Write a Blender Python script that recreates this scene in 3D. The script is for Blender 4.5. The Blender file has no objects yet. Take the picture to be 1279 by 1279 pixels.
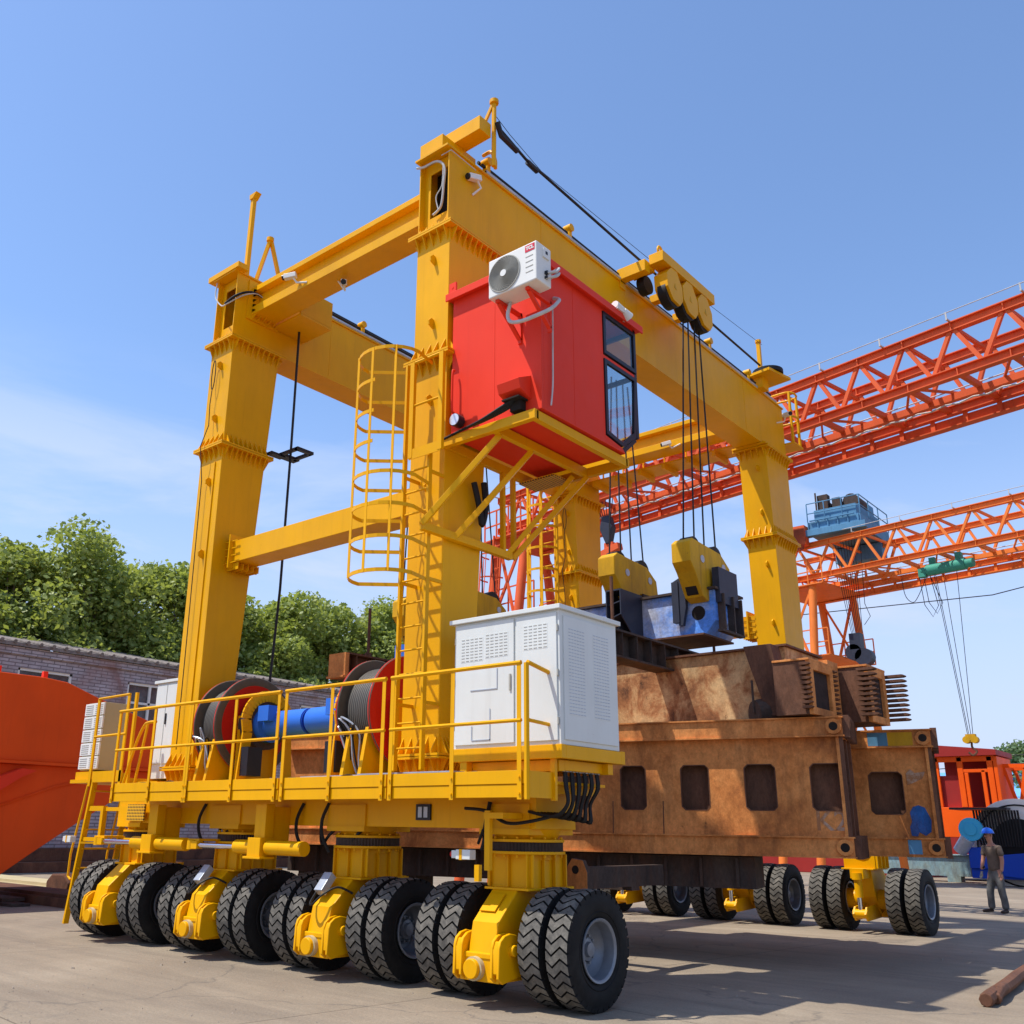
import bpy, math, random
from mathutils import Vector, Matrix
R_ = math.radians
rnd = random.Random(7)
sc = bpy.context.scene
COL = sc.collection

# ------------------------------------------------------------------ camera
cam_d = bpy.data.cameras.new('camera'); cam = bpy.data.objects.new('camera', cam_d); COL.objects.link(cam)
CX = (0.75376893, 0.65694884, 0.01583122); CY = (0.18621861, -0.23664279, 0.9535842); CZ = (0.63020238, -0.71583407, -0.30071008)
cam.matrix_world = Matrix(((CX[0], CY[0], CZ[0], 0), (CX[1], CY[1], CZ[1], 0), (CX[2], CY[2], CZ[2], 1.711), (0, 0, 0, 1)))
cam_d.sensor_width = 36; cam_d.lens = 1185.83 / 1279 * 36
cam_d.shift_x = 0.0510; cam_d.shift_y = 0.0170
cam_d.clip_start = 0.1; cam_d.clip_end = 2000
sc.camera = cam
sc.render.resolution_x = sc.render.resolution_y = 1024

# ------------------------------------------------------------------ sky and sun
SUNL = Vector((0.73, 1.02, -2.5)).normalized()
world = bpy.data.worlds.new('World'); sc.world = world; world.use_nodes = True
nt = world.node_tree; nt.nodes.clear()
wo = nt.nodes.new('ShaderNodeOutputWorld'); bg = nt.nodes.new('ShaderNodeBackground'); sky = nt.nodes.new('ShaderNodeTexSky')
sky.sky_type = 'NISHITA'; sky.sun_disc = False
sky.sun_elevation = math.asin(-SUNL.z); sky.sun_rotation = math.atan2(-SUNL.x, -SUNL.y)
sky.altitude = 50; sky.air_density = 1.0; sky.dust_density = 0.5; sky.ozone_density = 2.2
bg.inputs[1].default_value = 0.15
# thin high cloud wisps
tc = nt.nodes.new('ShaderNodeTexCoord'); mp = nt.nodes.new('ShaderNodeMapping'); mp.inputs['Scale'].default_value = (1.0, 1.0, 4.0); mp.inputs['Location'].default_value = (7.1, 2.2, 2.0)
nz = nt.nodes.new('ShaderNodeTexNoise'); nz.inputs['Scale'].default_value = 2.1; nz.inputs['Detail'].default_value = 9; nz.inputs['Roughness'].default_value = 0.6; nz.inputs['Distortion'].default_value = 0.5
cr = nt.nodes.new('ShaderNodeValToRGB'); cr.color_ramp.elements[0].position = 0.47; cr.color_ramp.elements[1].position = 0.68
sep = nt.nodes.new('ShaderNodeSeparateXYZ')
mr = nt.nodes.new('ShaderNodeMapRange'); mr.inputs['From Min'].default_value = 0.46; mr.inputs['From Max'].default_value = 0.26; mr.inputs['To Min'].default_value = 0.0; mr.inputs['To Max'].default_value = 0.8
mul = nt.nodes.new('ShaderNodeMath'); mul.operation = 'MULTIPLY'
mixc = nt.nodes.new('ShaderNodeMix'); mixc.data_type = 'RGBA'; mixc.inputs[7].default_value = (4.9, 5.4, 6.6, 1)
nt.links.new(tc.outputs['Generated'], mp.inputs[0]); nt.links.new(mp.outputs[0], nz.inputs['Vector']); nt.links.new(nz.outputs['Fac'], cr.inputs[0])
nt.links.new(tc.outputs['Generated'], sep.inputs[0]); nt.links.new(sep.outputs['Z'], mr.inputs['Value'])
nt.links.new(cr.outputs[0], mul.inputs[0]); nt.links.new(mr.outputs[0], mul.inputs[1]); nt.links.new(mul.outputs[0], mixc.inputs[0])
tint = nt.nodes.new('ShaderNodeMix'); tint.data_type = 'RGBA'; tint.blend_type = 'MULTIPLY'; tint.inputs[0].default_value = 1; tint.inputs[7].default_value = (1.22, 1.31, 1.44, 1)
nt.links.new(sky.outputs[0], tint.inputs[6]); nt.links.new(tint.outputs[2], mixc.inputs[6]); hz = nt.nodes.new('ShaderNodeMapRange'); hz.inputs['From Min'].default_value = 0.46; hz.inputs['From Max'].default_value = 0.0; hz.inputs['To Min'].default_value = 0.0; hz.inputs['To Max'].default_value = 0.9; hz.interpolation_type = 'SMOOTHSTEP'
hmx = nt.nodes.new('ShaderNodeMix'); hmx.data_type = 'RGBA'; hmx.inputs[7].default_value = (3.75, 4.25, 5.75, 1)
nt.links.new(sep.outputs['Z'], hz.inputs['Value']); nt.links.new(hz.outputs[0], hmx.inputs[0]); nt.links.new(mixc.outputs[2], hmx.inputs[6]); nt.links.new(hmx.outputs[2], bg.inputs[0]); nt.links.new(bg.outputs[0], wo.inputs[0])
sun_d = bpy.data.lights.new('sun', 'SUN'); sun_d.energy = 4.9; sun_d.angle = R_(0.5); sun_d.color = (1.0, 0.95, 0.87)
sun = bpy.data.objects.new('sun', sun_d); COL.objects.link(sun); sun.rotation_euler = SUNL.to_track_quat('-Z', 'Y').to_euler()
sc.view_settings.view_transform = 'Standard'; sc.view_settings.look = 'None'; sc.view_settings.exposure = 0.14; sc.view_settings.gamma = 1

# ------------------------------------------------------------------ materials
def nodes(name):
    m = bpy.data.materials.new(name); m.use_nodes = True; n = m.node_tree.nodes
    return m, m.node_tree, n['Principled BSDF']
def rgba(c): return (c[0], c[1], c[2], 1)
def objco(t, scale=(1, 1, 1)):
    g = t.nodes.new('ShaderNodeNewGeometry'); mp = t.nodes.new('ShaderNodeMapping'); mp.inputs['Scale'].default_value = scale
    t.links.new(g.outputs['Position'], mp.inputs[0]); return mp.outputs[0]
def noise(t, vec, scale, detail=6, rough=0.6, dist=0.0):
    n = t.nodes.new('ShaderNodeTexNoise'); n.inputs['Scale'].default_value = scale; n.inputs['Detail'].default_value = detail
    n.inputs['Roughness'].default_value = rough; n.inputs['Distortion'].default_value = dist; t.links.new(vec, n.inputs['Vector']); return n.outputs['Fac']
def ramp(t, fac, stops):
    r = t.nodes.new('ShaderNodeValToRGB'); e = r.color_ramp.elements
    e[0].position, e[0].color = stops[0][0], rgba(stops[0][1]); e[1].position, e[1].color = stops[1][0], rgba(stops[1][1])
    for p, c in stops[2:]:
        x = e.new(p); x.color = rgba(c)
    t.links.new(fac, r.inputs[0]); return r.outputs[0]
def mixcol(t, fac, a, b, mode='MIX'):
    m = t.nodes.new('ShaderNodeMix'); m.data_type = 'RGBA'; m.blend_type = mode
    for i, v in ((0, fac), (6, a), (7, b)):
        if isinstance(v, (int, float)): m.inputs[i].default_value = v
        elif isinstance(v, tuple): m.inputs[i].default_value = rgba(v)
        else: t.links.new(v, m.inputs[i])
    return m.outputs[2]
def bump(t, bsdf, h, strength=0.3, dist=0.01):
    b = t.nodes.new('ShaderNodeBump'); b.inputs['Strength'].default_value = strength; b.inputs['Distance'].default_value = dist
    t.links.new(h, b.inputs['Height']); t.links.new(b.outputs[0], bsdf.inputs['Normal'])
def paint(name, c, rough=0.38, dirt=0.25, dirtc=None, metal=0.0, wave=0.06, scale=1.0, spec=0.16):
    m, t, b = nodes(name); v = objco(t)
    dc = dirtc or (c[0] * 0.45, c[1] * 0.42, c[2] * 0.5 + 0.01)
    f1 = ramp(t, noise(t, objco(t, (1, 1, 0.35)), 2.3 * scale, 8, 0.68), [(0.42, (0, 0, 0)), (0.78, (dirt, dirt, dirt))])
    c1 = mixcol(t, f1, c, dc)
    f2 = ramp(t, noise(t, v, 22 * scale, 4, 0.7), [(0.63, (0, 0, 0)), (0.74, (dirt * 1.3, dirt * 1.3, dirt * 1.3))])
    c2 = mixcol(t, f2, c1, dc)
    f4 = ramp(t, noise(t, objco(t, (7, 7, 0.3)), 1.2, 6, 0.7), [(0.55, (0, 0, 0)), (0.8, (dirt * 1.2, dirt * 1.2, dirt * 1.2))]); c2 = mixcol(t, f4, c2, dc)
    f3 = ramp(t, noise(t, v, 0.6, 3, 0.5), [(0.3, (0.9, 0.9, 0.9)), (0.7, (1.06, 1.06, 1.06))])
    t.links.new(mixcol(t, 1.0, c2, f3, 'MULTIPLY'), b.inputs['Base Color'])
    rr = t.nodes.new('ShaderNodeMapRange'); rr.inputs['To Min'].default_value = rough - 0.08; rr.inputs['To Max'].default_value = rough + 0.18
    t.links.new(noise(t, v, 5, 5), rr.inputs['Value']); t.links.new(rr.outputs[0], b.inputs['Roughness'])
    b.inputs['Metallic'].default_value = metal; b.inputs['Specular IOR Level'].default_value = spec
    bump(t, b, noise(t, v, 1.6, 3, 0.5), wave, 0.05)
    return m
def plain(name, c, rough=0.6, metal=0.0, var=0.15):
    m, t, b = nodes(name); v = objco(t)
    f = ramp(t, noise(t, v, 7, 6, 0.65), [(0.3, (1 - var,) * 3), (0.7, (1 + var,) * 3)])
    t.links.new(mixcol(t, 1.0, c, f, 'MULTIPLY'), b.inputs['Base Color']); b.inputs['Roughness'].default_value = rough; b.inputs['Metallic'].default_value = metal; b.inputs['Specular IOR Level'].default_value = 0.25
    return m
def rusty(name, stops, sc1=1.3, stretch=(1, 1, 0.5), seed=0.0, spot=(0.03, 0.018, 0.012), rough=0.75, spots=0.62, faded=None):
    m, t, b = nodes(name); v = objco(t, stretch)
    add = t.nodes.new('ShaderNodeVectorMath'); add.operation = 'ADD'; add.inputs[1].default_value = (seed, seed * 1.7, seed * .6); t.links.new(v, add.inputs[0]); v = add.outputs[0]
    c = ramp(t, noise(t, v, sc1, 10, 0.68, 0.6), stops)
    f = ramp(t, noise(t, v, sc1 * 3.1, 8, 0.75), [(spots, (0, 0, 0)), (spots + .12, (0.85, 0.85, 0.85))])
    c = mixcol(t, f, c, spot)
    s = ramp(t, noise(t, objco(t, (2.4, 2.4, 0.5)), 1.3, 8, 0.7), [(0.48, (0, 0, 0)), (0.72, (0.6, 0.6, 0.6))])
    c = mixcol(t, s, c, (0.11, 0.045, 0.022))
    fg = ramp(t, noise(t, v, sc1 * 14, 6, 0.8), [(0.3, (0.72, 0.70, 0.68)), (0.7, (1.25, 1.25, 1.25))]); c = mixcol(t, 1.0, c, fg, 'MULTIPLY')
    if faded:
        ff = ramp(t, noise(t, v, sc1 * 0.8, 9, 0.75, 1.2), [(0.5, (0, 0, 0)), (0.62, (0.75, 0.75, 0.75))]); c = mixcol(t, ff, c, faded)
    bl = ramp(t, noise(t, v, sc1 * 1.4, 10, 0.78, 1.5), [(0.62, (0, 0, 0)), (0.72, (0.8, 0.8, 0.8))]); c = mixcol(t, bl, c, (spot[0] * 1.5, spot[1] * 1.5, spot[2] * 1.5))
    t.links.new(c, b.inputs['Base Color']); b.inputs['Roughness'].default_value = rough; b.inputs['Specular IOR Level'].default_value = 0.2
    bump(t, b, noise(t, v, 14, 8, 0.7), 0.35, 0.02)
    return m
M = {}
M['yellow'] = paint('yellow_paint', (0.80, 0.385, 0.0), 0.36, 0.18)
M['yellow_old'] = paint('worn_yellow_paint', (0.66, 0.36, 0.01), 0.5, 0.5, (0.10, 0.05, 0.02))
M['red'] = paint('red_cabin_paint', (0.80, 0.045, 0.016), 0.42, 0.08, wave=0.04)
M['redarm'] = paint('red_oxide_paint', (0.82, 0.085, 0.008), 0.5, 0.15)
M['truss'] = paint('orange_red_paint', (0.72, 0.12, 0.035), 0.55, 0.35, (0.25, 0.06, 0.03))
M['truss2'] = paint('orange_paint', (0.86, 0.22, 0.04), 0.55, 0.3, (0.3, 0.08, 0.03))
M['orange'] = paint('bright_orange_paint', (0.90, 0.11, 0.006), 0.45, 0.1)
M['maroon'] = paint('maroon_panel', (0.33, 0.03, 0.025), 0.5, 0.15)
M['white'] = paint('white_enamel', (0.69, 0.71, 0.675), 0.33, 0.2, (0.45, 0.43, 0.38), wave=0.02)
M['beige'] = paint('beige_panel', (0.50, 0.42, 0.24), 0.5, 0.2)
M['acw'] = paint('warm_white_plastic', (0.76, 0.75, 0.70), 0.4, 0.1, (0.4, 0.36, 0.28), wave=0.01)
M['grille'] = plain('grey_grille', (0.40, 0.39, 0.34), 0.5)
M['fanback'] = plain('fan_blades', (0.13, 0.13, 0.115), 0.5)
M['badge'] = plain('crimson_badge', (0.62, 0.02, 0.05), 0.4, 0, 0.03)
M['black'] = plain('black_rubber_cable', (0.012, 0.012, 0.013), 0.55)
M['hole'] = plain('painted_opening_shade', (0.02, 0.015, 0.012), 0.9)  # near-black colour that stands in for the shade inside openings
M['recess_shade'] = plain('painted_recess_shade', (0.035, 0.021, 0.018), 0.95, 0, 0.4)  # dark brown colour that stands in for shade in a recess
M['rope'] = plain('greased_rope', (0.028, 0.027, 0.028), 0.5, 0.5)
M['frame'] = plain('black_window_frame', (0.018, 0.02, 0.028), 0.35)
M['conduit'] = plain('grey_white_conduit', (0.50, 0.49, 0.47), 0.5)
M['chrome'] = plain('chrome_rod', (0.75, 0.77, 0.8), 0.14, 1.0, 0.02)
M['steel'] = plain('grey_rim_steel', (0.21, 0.225, 0.25), 0.38, 0.35, 0.12)
M['galv'] = plain('galvanised_box', (0.42, 0.46, 0.52), 0.35, 0.3)
M['darksteel'] = rusty('dark_mill_steel', [(0.3, (0.035, 0.028, 0.026)), (0.7, (0.10, 0.07, 0.055))], 1.6)
M['blue'] = paint('motor_blue', (0.035, 0.16, 0.62), 0.38, 0.12)
M['deepblue'] = paint('machine_blue', (0.01, 0.06, 0.42), 0.42, 0.15)
M['cyan'] = paint('fan_cyan', (0.05, 0.38, 0.62), 0.45, 0.1)
M['trolleyblue'] = paint('steel_blue_trolley', (0.10, 0.26, 0.42), 0.55, 0.45, (0.05, 0.07, 0.09))
M['green'] = paint('hoist_green', (0.06, 0.33, 0.24), 0.5, 0.2)
M['drumred'] = paint('drum_red', (0.55, 0.02, 0.012), 0.42, 0.15)
M['drumedge'] = plain('drum_flange_face', (0.105, 0.085, 0.06), 0.45)
M['hookdark'] = plain('dark_hook_block', (0.03, 0.035, 0.055), 0.5)
M['rustA'] = rusty('rusted_orange_primer', [(0.30, (0.26, 0.08, 0.026)), (0.45, (0.56, 0.20, 0.052)), (0.60, (0.72, 0.29, 0.085)), (0.78, (0.74, 0.36, 0.14))], 1.1, (1, 1, .8), spots=0.67)
M['rustB'] = rusty('weathered_tan_rust', [(0.32, (0.07, 0.03, 0.018)), (0.45, (0.34, 0.15, 0.06)), (0.56, (0.56, 0.36, 0.17)), (0.75, (0.64, 0.47, 0.25))], 1.7, (1, 1, 0.9), 3.1, spots=0.6)
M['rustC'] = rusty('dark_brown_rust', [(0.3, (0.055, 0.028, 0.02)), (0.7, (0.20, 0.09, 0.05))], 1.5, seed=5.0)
M['bluefade'] = rusty('faded_blue_steel', [(0.25, (0.62, 0.64, 0.70)), (0.42, (0.50, 0.57, 0.74)), (0.58, (0.10, 0.28, 0.78))], 0.8, (1, 1, 1.4), 7.3, (0.10, 0.07, 0.06), 0.5, 0.7)
M['bluestain'] = rusty('blue_paint_stain', [(0.3, (0.20, 0.09, 0.05)), (0.44, (0.02, 0.08, 0.26)), (0.7, (0.03, 0.14, 0.42))], 2.6, seed=1.1)
M['gluesteel'] = rusty('teal_stained_steel', [(0.25, (0.28, 0.3, 0.2)), (0.55, (0.2, 0.33, 0.38)), (0.75, (0.45, 0.42, 0.3))], 0.9, seed=2.2)

def glass():
    m, t, b = nodes('cab_glass'); b.inputs['Base Color'].default_value = (0.72, 0.8, 0.82, 1); b.inputs['Roughness'].default_value = 0.02
    b.inputs['Transmission Weight'].default_value = 1.0; b.inputs['IOR'].default_value = 1.45
    return m
M['glass'] = glass()
def darkglass():
    m, t, b = nodes('dark_window_glass'); v = objco(t)
    t.links.new(ramp(t, noise(t, v, 3, 4), [(0.3, (0.03, 0.035, 0.04)), (0.7, (0.10, 0.11, 0.12))]), b.inputs['Base Color']); b.inputs['Roughness'].default_value = 0.08
    return m
M['darkglass'] = darkglass()
def tyre_mat():
    m, t, b = nodes('tyre_sidewall'); v = objco(t)
    t.links.new(ramp(t, noise(t, v, 6, 8, 0.7), [(0.3, (0.006, 0.006, 0.0065)), (0.75, (0.020, 0.019, 0.0175))]), b.inputs['Base Color']); b.inputs['Roughness'].default_value = 0.7; b.inputs['Specular IOR Level'].default_value = 0.2
    bump(t, b, noise(t, v, 40, 3), 0.15, 0.005); return m
M['tyre'] = tyre_mat()
def lug_mat():
    m, t, b = nodes('dusty_tread'); v = objco(t)
    t.links.new(ramp(t, noise(t, v, 9, 8, 0.72), [(0.32, (0.035, 0.033, 0.029)), (0.52, (0.105, 0.096, 0.08)), (0.74, (0.21, 0.19, 0.155))]), b.inputs['Base Color']); b.inputs['Roughness'].default_value = 0.85
    bump(t, b, noise(t, v, 60, 4), 0.3, 0.005); return m
M['lug'] = lug_mat()
def rope_mat():
    m, t, b = nodes('wound_rope'); v = objco(t)
    w = t.nodes.new('ShaderNodeTexWave'); w.wave_type = 'BANDS'; w.bands_direction = 'X'; w.inputs['Scale'].default_value = 9; w.inputs['Distortion'].default_value = 0.6; w.inputs['Detail'].default_value = 2
    t.links.new(v, w.inputs['Vector']); c = ramp(t, w.outputs['Fac'], [(0.2, (0.06, 0.055, 0.048)), (0.8, (0.20, 0.18, 0.15))])
    t.links.new(c, b.inputs['Base Color']); b.inputs['Roughness'].default_value = 0.5; b.inputs['Metallic'].default_value = 0.4
    bump(t, b, w.outputs['Fac'], 0.8, 0.02); return m
M['wound'] = rope_mat()
def mesh_mat():
    m, t, b = nodes('perforated_yellow'); v = objco(t)
    b.inputs['Base Color'].default_value = (0.78, 0.42, 0.01, 1); b.inputs['Roughness'].default_value = 0.45
    vo = t.nodes.new('ShaderNodeTexVoronoi'); vo.inputs['Scale'].default_value = 22; vo.inputs['Randomness'].default_value = 0.0; t.links.new(v, vo.inputs['Vector'])
    t.links.new(ramp(t, vo.outputs['Distance'], [(0.38, (0.12, 0.06, 0.01)), (0.44, (0.78, 0.42, 0.01))]), b.inputs['Base Color']); return m
M['perf'] = mesh_mat()
def brick():
    m, t, b = nodes('whitewashed_brick'); g = t.nodes.new('ShaderNodeNewGeometry'); s = t.nodes.new('ShaderNodeSeparateXYZ'); c = t.nodes.new('ShaderNodeCombineXYZ')
    t.links.new(g.outputs['Position'], s.inputs[0]); t.links.new(s.outputs['Y'], c.inputs['X']); t.links.new(s.outputs['Z'], c.inputs['Y'])
    br = t.nodes.new('ShaderNodeTexBrick'); br.inputs['Scale'].default_value = 1; br.inputs['Brick Width'].default_value = 0.5; br.inputs['Row Height'].default_value = 0.13; br.inputs['Mortar Size'].default_value = 0.022; br.inputs['Bias'].default_value = 0.1
    br.inputs['Color1'].default_value = (0.50, 0.455, 0.47, 1); br.inputs['Color2'].default_value = (0.39, 0.345, 0.355, 1); br.inputs['Mortar'].default_value = (0.2, 0.17, 0.18, 1)
    t.links.new(c.outputs[0], br.inputs['Vector']); v = objco(t)
    f = ramp(t, noise(t, v, 0.5, 9, 0.7, 0.8), [(0.44, (0, 0, 0)), (0.68, (0.8, 0.8, 0.8))])
    col = mixcol(t, f, br.outputs['Color'], (0.27, 0.15, 0.13))
    f = ramp(t, noise(t, v, 2.2, 8, 0.7), [(0.3, (0.7, 0.7, 0.7)), (0.7, (1.15, 1.15, 1.15))])
    col = mixcol(t, 1.0, col, f, 'MULTIPLY'); t.links.new(col, b.inputs['Base Color']); b.inputs['Roughness'].default_value = 0.9
    bump(t, b, br.outputs['Fac'], -0.5, 0.02); return m
M['brick'] = brick()
def ground_mat():
    m, t, b = nodes('dusty_concrete'); v = objco(t)
    c = ramp(t, noise(t, v, 0.35, 12, 0.68, 0.4), [(0.28, (0.215, 0.168, 0.118)), (0.5, (0.275, 0.218, 0.152)), (0.72, (0.345, 0.28, 0.20))])
    st = ramp(t, noise(t, objco(t, (0.25, 2.2, 1)), 0.7, 8, 0.7, 0.8), [(0.45, (0, 0, 0)), (0.72, (0.55, 0.55, 0.55))])
    c = mixcol(t, st, c, (0.175, 0.14, 0.105))
    d = ramp(t, noise(t, v, 0.9, 10, 0.75), [(0.60, (0, 0, 0)), (0.74, (0.6, 0.6, 0.6))])
    c = mixcol(t, d, c, (0.15, 0.125, 0.10))
    f = ramp(t, noise(t, v, 34, 9, 0.82), [(0.30, (0.68, 0.68, 0.68)), (0.70, (1.28, 1.28, 1.28))])
    c = mixcol(t, 1.0, c, f, 'MULTIPLY')
    rot = t.nodes.new('ShaderNodeMapping'); rot.inputs['Rotation'].default_value = (0, 0, R_(-38)); rot.inputs['Scale'].default_value = (0.35, 2.6, 1); t.links.new(v, rot.inputs[0])
    sk = ramp(t, noise(t, rot.outputs[0], 1.0, 9, 0.72, 0.3), [(0.35, (0.89, 0.885, 0.88)), (0.65, (1.07, 1.07, 1.07))]); c = mixcol(t, 1.0, c, sk, 'MULTIPLY')
    br = t.nodes.new('ShaderNodeTexBrick'); br.offset = 0; br.inputs['Scale'].default_value = 1; br.inputs['Brick Width'].default_value = 6.2; br.inputs['Row Height'].default_value = 4.9; br.inputs['Mortar Size'].default_value = 0.012; br.inputs['Mortar Smooth'].default_value = 0.3
    br.inputs['Color1'].default_value = (1, 1, 1, 1); br.inputs['Color2'].default_value = (0.93, 0.93, 0.93, 1); br.inputs['Mortar'].default_value = (0.5, 0.48, 0.46, 1)
    r2 = t.nodes.new('ShaderNodeMapping'); r2.inputs['Rotation'].default_value = (0, 0, R_(6)); r2.inputs['Location'].default_value = (2.1, 1.4, 0); t.links.new(v, r2.inputs[0]); t.links.new(r2.outputs[0], br.inputs['Vector']); c = mixcol(t, 1.0, c, br.outputs['Color'], 'MULTIPLY')
    vo = t.nodes.new('ShaderNodeTexVoronoi'); vo.feature = 'DISTANCE_TO_EDGE'; vo.inputs['Scale'].default_value = 0.22
    wv = t.nodes.new('ShaderNodeVectorMath'); wv.operation = 'ADD'; n3 = t.nodes.new('ShaderNodeTexNoise'); n3.inputs['Scale'].default_value = 1.3; n3.inputs['Detail'].default_value = 6
    t.links.new(v, n3.inputs['Vector']); t.links.new(v, wv.inputs[0]); t.links.new(n3.outputs['Color'], wv.inputs[1]); t.links.new(wv.outputs[0], vo.inputs['Vector'])
    ck = ramp(t, vo.outputs['Distance'], [(0.0, (0.55, 0.55, 0.55)), (0.006, (0, 0, 0))])
    c = mixcol(t, ck, c, (0.10, 0.085, 0.07))
    sp = ramp(t, noise(t, v, 90, 2, 0.6), [(0.68, (0, 0, 0)), (0.74, (0.7, 0.7, 0.7))])
    c = mixcol(t, sp, c, (0.2, 0.17, 0.14))
    t.links.new(c, b.inputs['Base Color']); b.inputs['Roughness'].default_value = 0.92
    bump(t, b, noise(t, v, 18, 10, 0.75), 0.5, 0.02); return m
M['ground'] = ground_mat()
M['grit'] = plain('grit_stone', (0.27, 0.22, 0.17), 0.9, 0, 0.4)
def leaf_mat(name, c1, c2):
    m, t, b = nodes(name); v = objco(t)
    t.links.new(ramp(t, noise(t, v, 1.1, 4, 0.7), [(0.3, c1), (0.7, c2)]), b.inputs['Base Color']); b.inputs['Roughness'].default_value = 0.55
    b.inputs['Transmission Weight'].default_value = 0.0; b.inputs['Subsurface Weight'].default_value = 0.0
    tr = t.nodes.new('ShaderNodeBsdfTranslucent'); tr.inputs[0].default_value = (c2[0] * 1.6, c2[1] * 1.6, c2[2], 1)
    mx = t.nodes.new('ShaderNodeMixShader'); mx.inputs[0].default_value = 0.3
    out = t.nodes['Material Output']; t.links.new(b.outputs[0], mx.inputs[1]); t.links.new(tr.outputs[0], mx.inputs[2]); t.links.new(mx.outputs[0], out.inputs[0]); return m
M['leaf'] = leaf_mat('poplar_leaves', (0.11, 0.155, 0.03), (0.33, 0.38, 0.09))
M['leaf2'] = leaf_mat('hazy_leaves', (0.06, 0.11, 0.05), (0.16, 0.23, 0.10))
M['bark'] = plain('grey_bark', (0.16, 0.14, 0.11), 0.9)
M['skin'] = plain('skin', (0.42, 0.20, 0.13), 0.55, 0, 0.05)
M['shirt'] = plain('grey_brown_shirt', (0.115, 0.085, 0.065), 0.85, 0, 0.25)
M['trouser'] = plain('grey_work_trousers', (0.10, 0.10, 0.098), 0.85, 0, 0.35)
M['shoe'] = plain('brown_work_shoes', (0.05, 0.03, 0.02), 0.6)
M['helmet'] = plain('blue_helmet', (0.02, 0.13, 0.62), 0.3, 0, 0.05)
M['glove'] = plain('grey_glove', (0.25, 0.24, 0.22), 0.85)
M['shedblue'] = paint('light_blue_roof', (0.16, 0.40, 0.72), 0.5, 0.1)
M['lightglass'] = plain('lamp_lens', (0.7, 0.75, 0.8), 0.1, 0.3)
M['redlight'] = plain('red_beacon', (0.6, 0.02, 0.02), 0.3)
M['tile'] = plain('grey_brown_roof_tile', (0.2, 0.17, 0.15), 0.9, 0, 0.4)

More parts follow.
